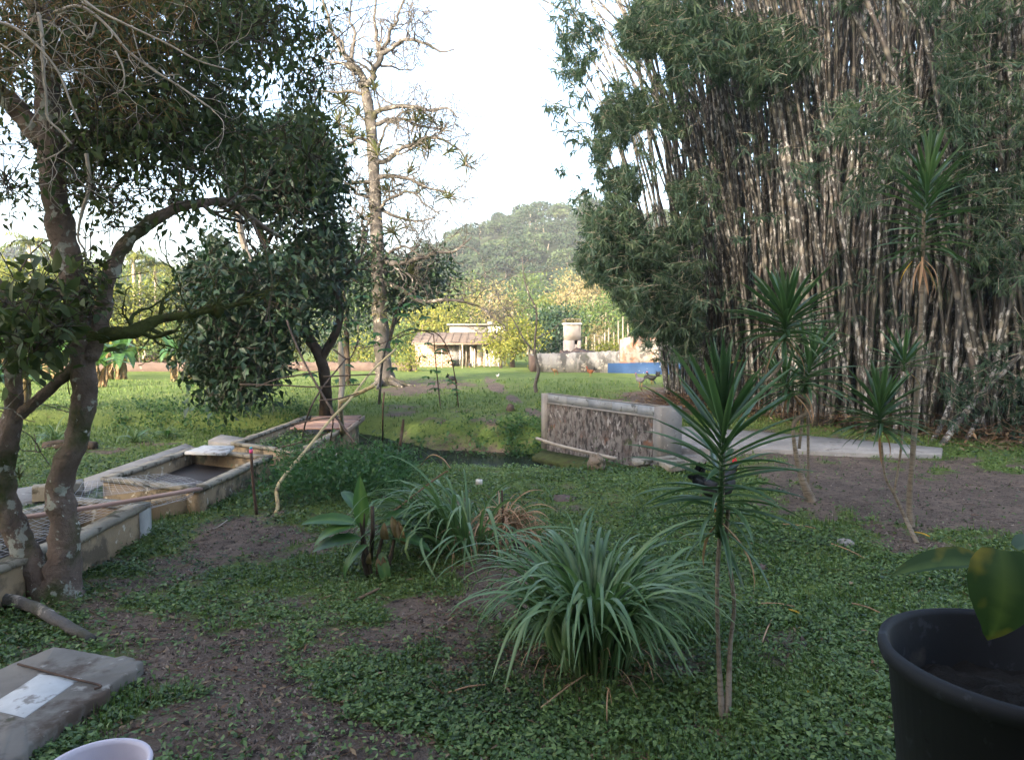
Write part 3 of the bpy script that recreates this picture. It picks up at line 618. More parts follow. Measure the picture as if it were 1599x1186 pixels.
# beam under the wall, sloping moss apron, the culvert's sides
ap = MB(); n0 = A + ey * .02; V = [A + ex * .1 - ey * .02 + np.array([0,0,-.36]), A + ex * (LW-.2) - ey * .02 + np.array([0,0,-.25]), A + ex * (LW-.25) - ey * .42 + np.array([0,0,-.42]), A + ex * .2 - ey * .35 + np.array([0,0,-.46])]
V = V + [v - np.array([0, 0, .10]) for v in V]; ap.add(V, [(0,1,2,3),(4,7,6,5),(3,2,6,7),(0,3,7,4),(1,0,4,5),(2,1,5,6)])
tag(ap.build('mossy_apron', M['moss'], origin=tuple(A)), 'moss covered concrete apron at the foot of the parapet', 'apron')
for s_ in (-.05, LW - .1):
    w = MB(); bx(w, s_, s_ + .3, .22, 2.2, -1.3, -.12)
    tag(w.build('culvert_abutment', M['wall_brown'], origin=tuple(A)), 'dark abutment under the left post of the culvert' if s_ < 0 else 'dark abutment under the right post of the culvert', 'abutment')
dk = MB(); bx(dk, -.05, LW + .3, .225, 2.3, -.24, -.05); tag(dk.build('culvert_deck', M['concrete'], origin=tuple(A)), kind='structure')
q = catmull([P(838, 684, 12.9), P(868, 694, 12.3), P(905, 703, 11.7), P(962, 716, 11.0)], 6); pm = MB(); pm.tube(q, .028, 8, lump=.08)
tag(pm.build('leaning_pole', M['twig_pale'], origin=tuple(q[0]), smooth=True), 'pale curved pole lying against the foot of the parapet', 'pole')

def rock(label, p, r, mat=M['rock'], sq=.8, cat='rock', group=None, name='rock'):
    n1, n2 = 26, 16; th = np.linspace(0, 2*math.pi, n1, endpoint=False); ph = np.linspace(-math.pi/2, math.pi/2, n2)
    TH, PH = np.meshgrid(th, ph); rr = r * (1 + .9 * (fbm(np.cos(TH) * 1.6 + p[0] * 3, np.sin(TH) * 1.6 + PH * 1.5 + p[1], 7, 4) - .5)); rr[0] = rr[0].mean(); rr[-1] = rr[-1].mean()
    V = np.stack([rr*np.cos(TH)*np.cos(PH), rr*np.sin(TH)*np.cos(PH), rr*np.sin(PH)*sq], -1) + np.asarray(p)
    idx = (np.arange(n2-1)[:, None] * n1); j = np.arange(n1)[None]; k = (j+1) % n1; mb = MB(); mb.add(V, np.stack([idx+j, idx+k, idx+n1+k, idx+n1+j], -1).reshape(-1, 4))
    o = mb.build(name, mat, origin=tuple(p), smooth=True); tag(o, label, cat, group); return o
def onG(px, py, dz=0.): g_ = G(px, py); g_[2] = float(H(g_[0], g_[1])) + dz; return g_
rock('upright tan stone on the near bank below the pole', onG(931, 731, .08), .12, sq=1.2)
rock('round brown stone on the far bank left of the parapet', onG(797, 641, .05), .13, M['wall_brown'], 1.1)
rock('cracked brown stone beside the right parapet post', onG(1008, 724, .07), .13)
rock('flat mossy stone lying in the grass behind the blue green clump', onG(880, 778, -.01), .16, M['wall_brown'], .35)
rock('grey stone half hidden on the right lawn', onG(1320, 852, .02), .07, M['concrete'], .6)
rock('small dark stone on the lawn right of the thin trunks', onG(1190, 892, .02), .05, M['wall_brown'], .7)
rock('flat pale stone on the far bank slope', onG(785, 672, .02), .26, M['rock'], .3)
slab('broken slab', 'broken pale stone slab lying beside the parapet post', 'slab', [onG(1022, 724), onG(1046, 741), onG(1077, 735), onG(1052, 720)], .03, .10, M['tank_rim']).name = 'broken_slab'
slab('stone_chip', 'small pale stone chip left of the broken slab', 'stone', [onG(985, 722), onG(992, 729), onG(1020, 725), onG(1003, 720)], .02, .07, M['tank_rim'])
rock('chunk of white foam in the weeds by the tanks', onG(522, 723, .12), .07, M['white_paint'], .5, 'rubbish', name='foam_scrap')
rock('crumpled grey plastic bag in the weeds by the tanks', onG(503, 732, .08), .08, M['concrete'], .5, 'rubbish', name='plastic_bag')
# logs
for (p0, p1, r0, r1, lab) in (((72, 702), (150, 700), .09, .10, 'fallen cut log on the lawn behind the left tree'), ((-10, 941), (142, 1003), .045, .03, 'bare root running along the ground at the tree foot')):
    a = onG(*p0, .05); b_ = onG(*p1, .03); mid = (a + b_) / 2 + [0, 0, .03]; w = MB(); limb(w, [a, mid, b_], [r0, (r0+r1)/2, r1], 6, 10, lump=.25, wob=.08)
    tag(w.build('log' if p0[0] > 0 else 'surface_root', M['bark_dark'] if p0[0] > 0 else M['bark_grey'], origin=tuple(a), smooth=True), lab, 'log' if p0[0] > 0 else 'root')

SLABQ = []
for i in range(4):
    a = np.array(SLAB[i]); b_ = np.array(SLAB[(i + 1) % 4]); d_ = nrm(b_ - a); n_ = np.array([-d_[1], d_[0]])
    for t in np.linspace(0, 1, 26, endpoint=False): SLABQ.append(tuple(a + (b_ - a) * t + n_ * (.012 * (float(fbm(t * 14, i * 3.)) - .5) * 2 - (.03 if float(vnoise(t * 9, i * 7.)) > .8 else 0)) ))
SLABQ = [(x_, y_, 0) for x_, y_ in SLABQ]
# slab at bottom left, with its worn white patch and the rod lying on it
slab('ground_slab', 'thick grey cement slab at the lower left with rough edge', 'slab', SLABQ, -.02, .07, M['slab'])
slab('plaster_patch', 'worn white plaster patch on the grey slab', 'plaster patch', [Pz(62, 1050, .0745), Pz(128, 1057, .0745), Pz(38, 1120, .0745), Pz(-25, 1105, .0745)], .071, .0735, M['white_paint'])
q = [Pz(28, 1036, .083), Pz(70, 1047, .083), Pz(110, 1058, .083), Pz(156, 1069, .083), Pz(148, 1075, .083)]; w = MB(); w.tube(catmull(q, 5), .006, 6)
tag(w.build('rusty_rod', M['rebar'], origin=tuple(q[0])), 'thin rusty rod lying across the grey slab', 'rod')
# mauve tub
def lathe(mb, c, prof, n=40, a=.5):
    th = np.linspace(0, 2*math.pi, n, endpoint=False); V = np.array([[(c[0]+r*math.cos(t), c[1]+r*math.sin(t), c[2]+z) for t in th] for r, z in prof]).reshape(-1, 3)
    j = np.arange(n)[None]; i = np.arange(len(prof)-1)[:, None]*n; k = (j+1) % n; return mb.add(V, np.stack([i+j, i+k, i+n+k, i+n+j], -1).reshape(-1, 4), a)
c = Pz(150, 1197, .33); T = thing('plastic_tub', 'pale mauve plastic tub cut off at the lower left edge', 'tub', (c[0], c[1], 0))
w = MB(); lathe(w, (c[0], c[1], 0), [(.001, 0), (.12, 0), (.13, .02), (.162, .31), (.172, .315), (.178, .325), (.174, .335), (.162, .333), (.156, .32), (.125, .03), (.001, .025)]); w.build('tub_body', M['plastic_pink'], T, smooth=True)
w = MB(); lathe(w, (c[0], c[1], 0), [(.001, .215), (.08, .22), (.145, .21)]); w.build('tub_soil', M['potting'], T)
# big black pot on the veranda wall
veranda = MB().box((.55, .62, -.1), (1.9, 1.3, 1.0)); tag(veranda.build('veranda_wall', M['concrete'], origin=(.55, .62, 0)), 'low cement wall carrying the black pot at the right', 'wall')
c = np.array([(1620-CX)/F*.95, .95, 1.0]); T = thing('plant_pot', 'big black plastic pot at the lower right edge', 'plant pot', c)
w = MB(); lathe(w, c, [(.001, .002), (.125, .002), (.135, .012), (.168, .34), (.178, .345), (.182, .356), (.180, .368), (.172, .370), (.166, .362), (.150, .15), (.001, .15)], 64); w.build('pot_body', M['plastic_black'], T, smooth=True)
w = MB(); nn_ = 40; th, rr = np.meshgrid(np.linspace(0, 2*math.pi, 48, endpoint=False), np.linspace(.004, .162, 24))
V = np.stack([c[0]+rr*np.cos(th), c[1]+rr*np.sin(th), c[2] + .285 + .022*(fbm(rr*np.cos(th)*50+9, rr*np.sin(th)*50+9)-.5)*2], -1)
i = np.arange(23)[:, None]*48; j = np.arange(48)[None]; k = (j+1) % 48; w.add(V, np.stack([i+j, i+k, i+48+k, i+48+j], -1).reshape(-1, 4)); w.build('potting_soil', M['potting'], T)
def broad_leaf(L, W, bend=.3, fold=.2, nseg=12, wave=.0, tipn=.8, base=.08, seed=0):
    """a broad leaf along +X with midrib, bending down"""
    t = np.linspace(0, 1, nseg + 1); w_ = W * np.clip(np.sin(math.pi * np.clip(t, 0, 1) ** tipn), 0, 1) ** .75; w_[0] = W * base * .3; w_[-1] = 0.001
    ang = -bend * t; dx = np.cos(ang) * L / nseg; dz = np.sin(ang) * L / nseg; x = np.r_[0, np.cumsum(dx[:-1])]; z = np.r_[0, np.cumsum(dz[:-1])]
    V = []; cols = (-1, -.5, 0, .5, 1)
    for i in range(nseg + 1):
        for cc in cols:
            V.append((x[i], cc * w_[i] * .5, z[i] + abs(cc) * w_[i] * fold * .5 + wave * W * (float(vnoise(i * .7 + seed, cc * 3 + seed)) - .5) * abs(cc)))
    nc = 5; i = np.arange(nseg)[:, None]*nc; j = np.arange(nc-1)[None]; mb = MB()
    a = np.clip(.45 + .2 * rng.normal(size=len(V)) * .3 + np.tile([0, 0, .45, 0, 0], nseg + 1), 0, 1)
    mb.add(V, np.stack([i+j, i+nc+j, i+nc+j+1, i+j+1], -1).reshape(-1, 4), a); return mb
M['leaf_pot'] = leafmat('spotted_heart_leaf', [(.018,.045,.016),(.038,.072,.024),(.095,.14,.04)], .4, .6, spots=((.26,.21,.03), 9, .56), spec=.2)  # dark green leaf with yellow patches
T = thing('potted_seedling', 'young plant with heart shaped leaves growing from the black pot', 'plant', c + [0.02, 0, .28])
w = MB(); limb(w, [c + [.02, 0, .27], c + [.035, .0, .42], c + [.015, -.01, .50]], [.006, .005, .003], 5, 6); w.build('stem', M['twig_dark'], T, smooth=True)
lm = broad_leaf(.125, .098, 1.2, .12, 12, .08, .60, 1.6).mesh('leaf', M['leaf_pot'], smooth=True)
tp = P(1562, 858, .9); inst('leaf', lm, T, Matrix.Translation(-T.location) @ frame(tp, (-.12, -.45, -.62), (0, -.7, .35), 1.0))
lm2 = broad_leaf(.17, .07, .5, .5, 12, .05, .7, 1.2).mesh('leaf', M['leaf_pot'], smooth=True)
tp = P(1545, 882, .95); inst('leaf', lm2, T, Matrix.Translation(-T.location) @ frame(tp, (-1, .15, .02), (0, -.3, 1), .75))
inst('leaf', lm2, T, Matrix.Translation(-T.location) @ frame(tp + [0.04, 0, .02], (1, .3, -.1), (0, 0, 1), 1))

# ------------------------------------------------------------------ unseen house and tall trees, added behind the camera to shade the garden
T = thing('farmhouse', 'unseen two storey cream farmhouse added behind the camera for shade', 'house', (0, -6, 0))
MB().box((-13, -11, 0), (7, -3.2, 6.2)).build('house_walls', M['house_wall'], T)
w = MB(); w.add([(-13.8,-11.8,6.1),(7.8,-11.8,6.1),(7.8,-2.2,6.1),(-13.8,-2.2,6.1),(-10,-7,8.6),(4,-7,8.6)], [(0,3,2,1),(3,2,5,4),(1,0,4,5)]); w.F.append(np.array([(0,3,4),(2,1,5)])); w.build('roof', M['tile'], T)
for i in range(6): MB().box((-11.5 + i * 3, -3.2, 1.0 + 0), (-10.2 + i * 3, -3.16, 2.3)).build('window', M['inner_shade'], T)

def tree_from(name, label, pts, r, crown, leafm, barkm, n, lsize, group=None, kindleaf='fold', stems=12, up=.2, cat='tree', tone=None, squash=1.0):
    """trunk through pts, crown = list of (centre, radii); the leaves gather in clumps on twigs"""
    b0 = np.asarray(pts[0], float); T = thing(name, label, cat, b0, group)
    w = MB(); tp, tr = limb(w, pts, r, 5, 8, lump=.15)
    lv = MB(); tot = sum(np.prod(np.asarray(c[1], float)) ** (2/3) for c in crown)
    for ci, (c, rad) in enumerate(crown):
        c = np.asarray(c, float); rad = np.asarray(rad, float) * np.ones(3); share = np.prod(rad) ** (2/3) / tot
        for q in range(max(2, int(stems * share))):
            e = c + nrm(rng.normal(size=3)) * rad * rng.uniform(.3, .85); s0 = tp[int(len(tp) * rng.uniform(.55, .98))]
            if rng.random() < .5: s0 = tp[-1]
            mid = (s0 + e) / 2 + [0, 0, -.08 * rad[2]] + rng.normal(size=3) * rad * .10
            w.tube(catmull([s0, mid, e], 3), np.linspace(tr[-1] * .8, tr[-1] * .15, len(catmull([s0, mid, e], 3))), 4, cap=False)
        nc = max(6, int(n * share / 26)); cc, cd = blob(nc, c, rad, ci + len(label)); k = 26
        sg = lsize * 2.2; pts_ = cc[:, None] + rng.normal(size=(nc, k, 3)) * sg * np.array([1, 1, .6]); pts_ = pts_.reshape(-1, 3)
        D = nrm(np.repeat(cd, k, 0) * .7 + rng.normal(size=(nc*k, 3)) * .7 + [0, 0, -.25]); N = nrm(np.repeat(cd, k, 0) * .5 + rng.normal(size=(nc*k, 3)) * .6 + [0, 0, .7])
        ct = np.repeat(rng.random(nc), k) * .45 + rng.random(nc*k) * .45 + (.05 if tone is None else tone)
        lv.leaves(pts_, D, N, lsize * rng.uniform(.7, 1.25, nc*k), lsize * rng.uniform(.35, .6, nc*k), kindleaf, np.clip(ct, 0, 1))
    w.build('trunk', barkm, T, smooth=True); lv.build('foliage', leafm, T, kind='stuff'); return T
# unseen trees added behind the house to throw shade
for i, (x, y, h, rr) in enumerate([(-22,-15,19,5),(-15,-17,25,5.5),(-9,-16,31,6.5),(-3,-17,31,6.5),(3,-15,27,6),(-30,-16,26,4.5)]):
    tree_from('added_shade_tree', ['broad tree at the left end of the row behind the farmhouse','second tall tree of the row behind the farmhouse','tallest tree behind the middle of the farmhouse','tall tree behind the right half of the farmhouse','tree at the right end of the row behind the farmhouse','tree standing apart left of the row behind the farmhouse'][i],
              [(x, y, 0), (x+.3, y, h*.4), (x, y, h*.65)], [.45, .35, .2], [((x, y, h*.62), (rr, rr, h*.34)), ((x+2, y, h*.4), (rr*.9, rr, h*.25))], M['leaf_mid'], M['bark_dark'], 3600, .8, 'shade trees added behind the farmhouse', 'quad')

# ------------------------------------------------------------------ bamboo
def culm_mesh(hgt, r, lean, arch, seed, nseg=17):
    rr_ = np.random.default_rng(seed); t = np.linspace(0, 1, nseg * 2 + 1); x = lean * t ** 1.25 + arch * t ** 4 + .05 * np.sin(t * 5 + seed); y = .25 * (t ** 1.5) * rr_.normal() * .8; z = hgt * (t - .06 * abs(lean) / 4 * t ** 3 - .10 * t ** 5)
    rad = r * (1 - .72 * t ** 1.6); rad = rad * np.where(np.arange(len(t)) % 2 == 0, 1.10, .97)
    mb = MB(); mb.tube(np.c_[x, y, z], rad, 6, a=np.where(np.arange(len(t)) % 2 == 0, 1.0, .0)); return mb
m, nt, b, out = newmat('bamboo_culm')
oi = nt.nodes.new('ShaderNodeObjectInfo'); c = ramp(nt, oi.outputs['Random'], [(0, (.018,.018,.016)), (.3, (.035,.036,.030)), (.5, (.060,.056,.050)), (.7, (.066,.042,.034)), (.85, (.036,.055,.030)), (1, (.085,.080,.068))])
q = noise(nt, 1.1, 5, .6, stretch=(3, 3, 1)); c = mixc(nt, ramp(nt, q.outputs[0], [(.40, (0,0,0)), (.52, (1,1,1))]), c, (.032, .030, .028))
q = noise(nt, 7, 4, .65, stretch=(1.6, 1.6, 1)); fa = ramp(nt, q.outputs[0], [(.53, (0,0,0)), (.57, (1,1,1))]); q2 = noise(nt, .55, 3, .5)
fb = mixc(nt, ramp(nt, q2.outputs[0], [(.38, (0,0,0)), (.52, (1,1,1))]), (0,0,0), fa); c = mixc(nt, fb, c, (.34, .335, .33))
at = nd(nt, 'ShaderNodeAttribute', attribute_name='v'); c = mixc(nt, ramp(nt, at.outputs['Fac'], [(.80, (0,0,0)), (.95, (.6,.6,.6))]), c, (.20, .175, .14))
nt.links.new(c, b.inputs['Base Color']); b.inputs['Roughness'].default_value = .6; M['culm'] = m
CV = []
for i in range(14):
    lean = [0.2, .6, 1.2, 2.0, 2.8, 3.8, .4, 1.6, 5.0, 3.2, .9, 2.4, 1.0, 4.4][i]; CV.append((lean, culm_mesh(14 + (i % 4) * .9, .030 + .006 * (i % 5), lean, 1.2 + (i % 3), i).mesh('culm', M['culm'], smooth=True)))
CV.sort(key=lambda t: t[0]); CL = np.array([t[0] for t in CV])
cc_ = np.array([10.2, 18.5]); BT = thing('bamboo_clump', 'huge dense clump of lichened bamboo culms towering at the right', 'bamboo', (cc_[0], cc_[1], 0))
front = np.array([(5.0,23.6),(5.3,21.0),(5.9,18.6),(6.35,16.4),(6.8,14.9),(7.5,13.7),(8.4,13.0),(9.6,12.4),(11.4,12.2)])
fq = catmull(front, 12); seg = np.r_[0, np.cumsum(np.linalg.norm(np.diff(fq, axis=0), axis=1))]
def frontp(s): return np.array([np.interp(s * seg[-1], seg, fq[:, 0]), np.interp(s * seg[-1], seg, fq[:, 1])])
culms = []
for i in range(300 + 230):
    s = rng.random() ** .9; p = frontp(s); inw = nrm(cc_ + [1.5, 1] - p); dep = abs(rng.normal(0, .75)) if i < 300 else rng.uniform(.8, 5.0)
    p = p + inw * dep + rng.normal(0, .12, 2); off = p - cc_ - [.6, -1.5]
    px = CX + F * p[0] / p[1]
    ln = np.clip((1330 - px) / 105, -2.6, 4.2) * .9 + rng.normal(0, 1.1)          # culms fan out: the left ones lean left
    if px > 1480: ln = rng.normal(.5, 1.5)
    az = (math.pi if ln > 0 else 0) + rng.normal(0, .35); ln = abs(ln)
    ln = min(ln, 3.4)
    if rng.random() < .06 and px > 1200: ln = rng.uniform(2.5, 5)
    k = int(np.argmin(np.abs(np.where((CL > 3.4) & (px < 1200), 99, CL) - ln + rng.normal(0, .25)))); culms.append((p, az, k, rng.uniform(.8, 1.2), rng.normal(0, .05)))
rest = MB()
for i, (p, az, k, s, tl) in enumerate(culms):
    Mx = Matrix.Translation((p[0] - cc_[0], p[1] - cc_[1], float(H(p[0], p[1])) - .1)) @ Matrix.Rotation(tl, 4, 'Y') @ Matrix.Rotation(tl * 1.3, 4, 'X') @ Matrix.Rotation(az, 4, 'Z') @ Matrix.Scale(s, 4)
    if i < 300: inst('culm', CV[k][1], BT, Mx)
    else:
        o = inst('culm', CV[k][1], BT, Mx)
        me = CV[k][1]; co = np.empty(len(me.vertices) * 3, np.float32); me.vertices.foreach_get('co', co); co = co.reshape(-1, 3)
        m4 = np.array(Mx); V = co @ m4[:3, :3].T + m4[:3, 3] + np.array(BT.location); sd = 6; n_ = len(co) - 2
        ii = np.arange(n_ // sd - 1)[:, None] * sd; jj = np.arange(sd)[None]; kk = (jj + 1) % sd
        rest.add(V[:n_], np.stack([ii+jj, ii+kk, ii+sd+kk, ii+sd+jj], -1).reshape(-1, 4), np.where((np.arange(n_) // sd) % 2 == 0, 1., 0.)); bpy.data.objects.remove(o)
rest.build('inner_culms', M['culm'], BT, smooth=True, kind='stuff')
# thick culms that lean out low at the right, each thicker than the rest
for (p0, p1, p2, r0) in (((1462,706,12.4),(1520,630,12.6),(1625,520,12.8),.060),((1450,700,12.8),(1480,640,13.0),(1545,470,13.6),.05),((1395,690,13.4),(1420,560,13.6),(1505,330,14),.045),((1365,680,13.6),(1400,520,14),(1450,380,14.5),.045),((1425,695,13.2),(1440,600,13.4),(1475,430,13.8),.05),((1345,690,13.8),(1385,600,14),(1480,540,14.2),.02),((1500,700,12.8),(1560,610,13),(1640,560,13),.045)):
    a = P(*p0); q = catmull([a, P(*p1), P(*p2)], 7); nn_ = len(q); w = MB(); w.tube(q, r0 * (1 - .3 * np.linspace(0, 1, nn_)) * np.where(np.arange(nn_) % 2, .97, 1.08), 8, a=np.where(np.arange(nn_) % 2, 0., 1.)); w.build('culm', M['culm'], BT, smooth=True)
# foliage: drooping sprays of narrow leaves
def poly_in(poly, px, py):
    q = np.asarray(poly, float); ins = np.zeros(px.shape, bool); j = len(q) - 1
    for i in range(len(q)):
        c = ((q[i,1] > py) != (q[j,1] > py)) & (px < (q[j,0]-q[i,0]) * (py - q[i,1]) / (q[j,1]-q[i,1]+1e-9) + q[i,0]); ins ^= c; j = i
    return ins
def region(poly, n, y0, y1, thr=0., sc_=40., seed=0, pw=1., edge=75.):
    """points inside the space whose outline is poly, between two distances; thr > 0 leaves gaps"""
    q = np.asarray(poly, float); out = []; tot = 0
    while tot < n:
        px = rng.uniform(q[:,0].min(), q[:,0].max(), n*2); py = rng.uniform(q[:,1].min(), q[:,1].max(), n*2); ok = poly_in(poly, px + edge * (fbm(px / 38, py / 38, seed + 5, 3) - .47), py + edge * (fbm(px / 38, py / 38, seed + 25, 3) - .47))
        if thr: ok &= fbm(px / sc_, py / sc_, seed, 3) > thr * (.9 + .2 * rng.random(n*2))
        px, py = px[ok], py[ok]; Y = y0 + (y1 - y0) * rng.random(len(px)) ** pw
        u = (px - CX) / F; v = -(py - CYP) / F; r = np.stack([u, ca + v*sa, -sa + v*ca], -1); out.append(np.array([0,0,EYE]) + r * (Y / r[:, 1])[:, None]); tot += len(px)
        if len(px) == 0: break
    return np.concatenate(out)[:n]
bl = MB(); bt_ = MB()
def sprays(pts, per, L, spread, seed=0, tone=.0):
    n = len(pts)
    # every spray hangs from a thin twig; its leaves fan out and droop
    tw = nrm(rng.normal(size=(n, 3)) * [1, 1, .35] + [0, 0, -.35]); tl = spread * rng.uniform(.8, 1.6, n)
    bt_.sticks(pts - tw * tl[:, None], pts + tw * tl[:, None] * .4, .0035, .002, a=.6)
    t = rng.random((n, per)) * 1.6 - 1.0; base = pts[:, None] + tw[:, None] * (t * tl[:, None])[..., None] * .8
    D = tw[:, None] * .8 + rng.normal(size=(n, per, 3)) * .55 + np.array([0, 0, -.55])
    N = rng.normal(size=(n, per, 3)) * .6 + np.array([0, 0, .8]); k = n * per
    ct = np.repeat(rng.random(n), per) * .45 + rng.random(k) * .4 + tone
    bl.leaves(base.reshape(-1, 3), D.reshape(-1, 3), N.reshape(-1, 3), L * rng.uniform(.6, 1.25, k), L * .13 * rng.uniform(.8, 1.3, k), 'quad', np.clip(ct, 0, 1), .25)
sprays(region([(1010,-60),(960,90),(950,170),(930,250),(925,330),(900,390),(905,430),(965,470),(985,520),(1060,560),(1085,500),(1095,300),(1060,100),(1045,-60)], 2700, 15.5, 21, .38, 60, 3), 19, .21, .26, tone=.08)
sprays(region([(1000,-60),(985,100),(960,250),(940,350),(960,450),(1010,560),(1075,590),(1120,560),(1150,440),(1130,300),(1120,150),(1150,60),(1190,-60)], 260, 14.8, 17.5, .40, 50, 63), 19, .21, .27, tone=.10)
sprays(region([(985,330),(925,350),(900,400),(915,440),(970,440),(1000,540),(1030,500),(1000,620),(1040,560),(1090,560),(1080,340)], 1150, 16, 20, .38, 45, 9), 18, .20, .26)
sprays(region([(830,-20),(820,50),(850,60),(835,110),(900,130),(920,100),(960,60),(1000,-40)], 110, 15, 17.5, .42, 40, 4), 15, .24, .25)
sprays(region([(870,120),(850,170),(880,190),(880,240),(900,250),(940,180),(960,100),(900,100)], 50, 15, 17), 13, .24, .22)
sprays(region([(875,260),(870,310),(905,330),(935,310),(925,270)], 16, 15.5, 16.5), 13, .24, .2)
sprays(region([(1040,-60),(1045,140),(1110,240),(1180,150),(1300,60),(1420,-60)], 1300, 13.5, 18, .46, 60, 14), 14, .24, .3)
sprays(region([(1270,180),(1240,230),(1235,290),(1290,320),(1370,330),(1400,300),(1430,190),(1390,110),(1340,120)], 170, 11.5, 13.0, .38, 50, 17), 14, .20, .25, tone=.12)
sprays(region([(1450,-60),(1430,60),(1480,180),(1500,330),(1540,420),(1580,520),(1680,520),(1680,-60)], 2600, 11.5, 17, .36, 60, 21), 18, .18, .28, tone=.06)
sprays(region([(1380,60),(1390,200),(1440,330),(1500,430),(1600,560),(1500,90)], 700, 12.5, 16, .44, 60, 23), 13, .22, .26)
sprays(region([(1490,560),(1470,640),(1500,715),(1600,735),(1700,700),(1700,520),(1580,520)], 420, 12.0, 14.5, .42, 50, 25), 12, .18, .22, tone=-.15)
for (px, py, k) in ((1210,120,14),(1300,400,12),(1150,330,10),(1375,470,14),(1250,520,10),(1120,480,12),(1410,520,12),(1180,220,10),(1480,470,16),(1340,260,8)):
    sprays(np.array([P(px + rng.normal() * 28, py + rng.normal() * 24, rng.uniform(13, 16)) for _ in range(k)]), 13, .22, .22)
# dense far side of the clump; lowered leaf tone paints shade into gaps
pts = region([(1040,-120),(1060,200),(1075,420),(1070,600),(1300,660),(1480,690),(1720,700),(1720,-120)], 3400, 22, 27, 0)
sprays(pts, 14, .55, .6, tone=-.1)
bl.build('foliage', M['leaf_bamboo'], BT, kind='stuff'); bt_.build('twigs', M['bark_pale'], BT, kind='stuff')
# dark shrubs that close the ground behind the clump
for i, (px, py, Y, rr) in enumerate(((1120,560,29,2.2),(1230,560,28,2.4),(1350,560,26,2.4),(1470,570,24,2.6),(1600,580,22,3))):
    c = P(px, py, Y); tree_from('shrub', ['dark shrub behind the left culms','second dark shrub behind the culms','dark shrub behind the middle of the clump','dark shrub behind the right culms','dark shrub at the right edge behind the bamboo'][i], [(c[0], c[1], 0), (c[0], c[1], 1.2)], [.08, .05], [((c[0], c[1], 1.3), (rr, 1.2, 1.5)), ((c[0]+.5, c[1], 3.5), (rr, 1.2, 2.0))], M['leaf_dark'], M['bark_dark'], 1500, .28, 'shrubs behind the bamboo', 'quad', cat='shrub')

# ------------------------------------------------------------------ dracaenas
def strap(L, W, bend, seed, nseg=7, gut=.35):
    t = np.linspace(0, 1, nseg + 1); w_ = W * np.interp(t, [0, .08, .35, .7, .9, 1], [.75, .55, 1, .8, .4, .02]); ang = -bend * t ** 1.4; x = np.r_[0, np.cumsum(np.cos(ang[:-1]) * L / nseg)]; z = np.r_[0, np.cumsum(np.sin(ang[:-1]) * L / nseg)]
    V = [(x[i], c * w_[i] * .5, z[i] + abs(c) * w_[i] * gut) for i in range(nseg + 1) for c in (-1, 0, 1)]; i = np.arange(nseg)[:, None] * 3; j = np.arange(2)[None]
    mb = MB(); mb.add(V, np.stack([i+j, i+3+j, i+4+j, i+j+1], -1).reshape(-1, 4), np.tile([.62, .35, .62], nseg + 1)); return mb
DL = [strap(.40, .026, b_, i).mesh('leaf', M['dracaena'], smooth=True) for i, b_ in enumerate((.05, .25, .5, .8, 1.2))]
DLb = [strap(.40, .036, b_, i + 9).mesh('leaf', M['dracaena'], smooth=True) for i, b_ in enumerate((.02, .15, .35, .7))]
DRYL = strap(.36, .022, 1.1, 45).mesh('dry_leaf', M['straw'], smooth=True)
YL = strap(.40, .03, .5, 44).mesh('yellow_leaf', M['dracaena_yellow'], smooth=True)
M['dstem'] = stone('ringed_dracaena_stem', (.13,.105,.08), (.24,.20,.155), 6, [((.12,.095,.07), 60, .52, .05, (.2,.2,1))], .85, .6, 60, .006)
def dracaena(label, stems, heads, yellow=()):
    b0 = stems[0][0][0]; T = thing('dracaena_plant', label, 'plant', (b0[0], b0[1], 0), 'dracaenas on the right lawn')
    MI = Matrix.Translation(-T.location)
    for pts, r in stems:
        w = MB(); pth, rad = limb(w, pts, r, 8, 7, lump=.05); w2 = MB(); kk = max(20, int(sum(np.linalg.norm(np.diff(pth, axis=0), axis=1)) / .012)); tt = np.linspace(0, len(pth) - 1, kk); pp = np.stack([np.interp(tt, np.arange(len(pth)), pth[:, e]) for e in range(3)], 1); rd = np.interp(tt, np.arange(len(pth)), rad) * (1 + .09 * (np.arange(kk) % 3 == 0))
        w2.tube(pp, rd, 7); w2.build('stem', M['dstem'], T, smooth=True)
    for (tip, ax, ln, LL, n, top_w) in heads:
        ax = nrm(ax); s_ = LL / .40; tilt0 = Vector(ax)
        w = MB(); w.tube([tip - ax * ln, tip - ax * ln * .5, tip], [.014 * s_ + .003, .012 * s_, .006], 6); w.build('crown_stem', M['dracaena'], T)
        for i in range(n):
            t = (i + .5) / n; az = i * 2.39996 + rng.normal() * .12; el = (1.35 - 1.55 * t ** .75) + rng.normal() * .09       # the newest stand upright
            if t < .12: el = 1.35 + rng.normal() * .06
            base = tip - ax * ln * t ** 1.1
            d = Vector((math.cos(az) * math.cos(el), math.sin(az) * math.cos(el), math.sin(el))); d = Vector((0, 0, 1)).rotation_difference(tilt0) @ d
            me = (DLb if t < top_w else DL)[min(3, int(t * 4.4))]; sc__ = s_ * rng.uniform(.85, 1.12) * (1 - .15 * (t > .85)) * (.8 + .3 * min(1, t * 5))
            
            if t > .86 and rng.random() < .3: me = DRYL; d = Vector((d[0], d[1], -.55 - rng.random()))
            inst('leaf', me, T, MI @ frame(base, d, (0, 0, 1), sc__, rng.normal() * .25))
    for (p, d, s_) in yellow: inst('yellow_leaf', YL, T, MI @ frame(p, d, (0, 0, 1), s_))
    return T
Yd = 3.4
g1 = onG(1128, 1122)
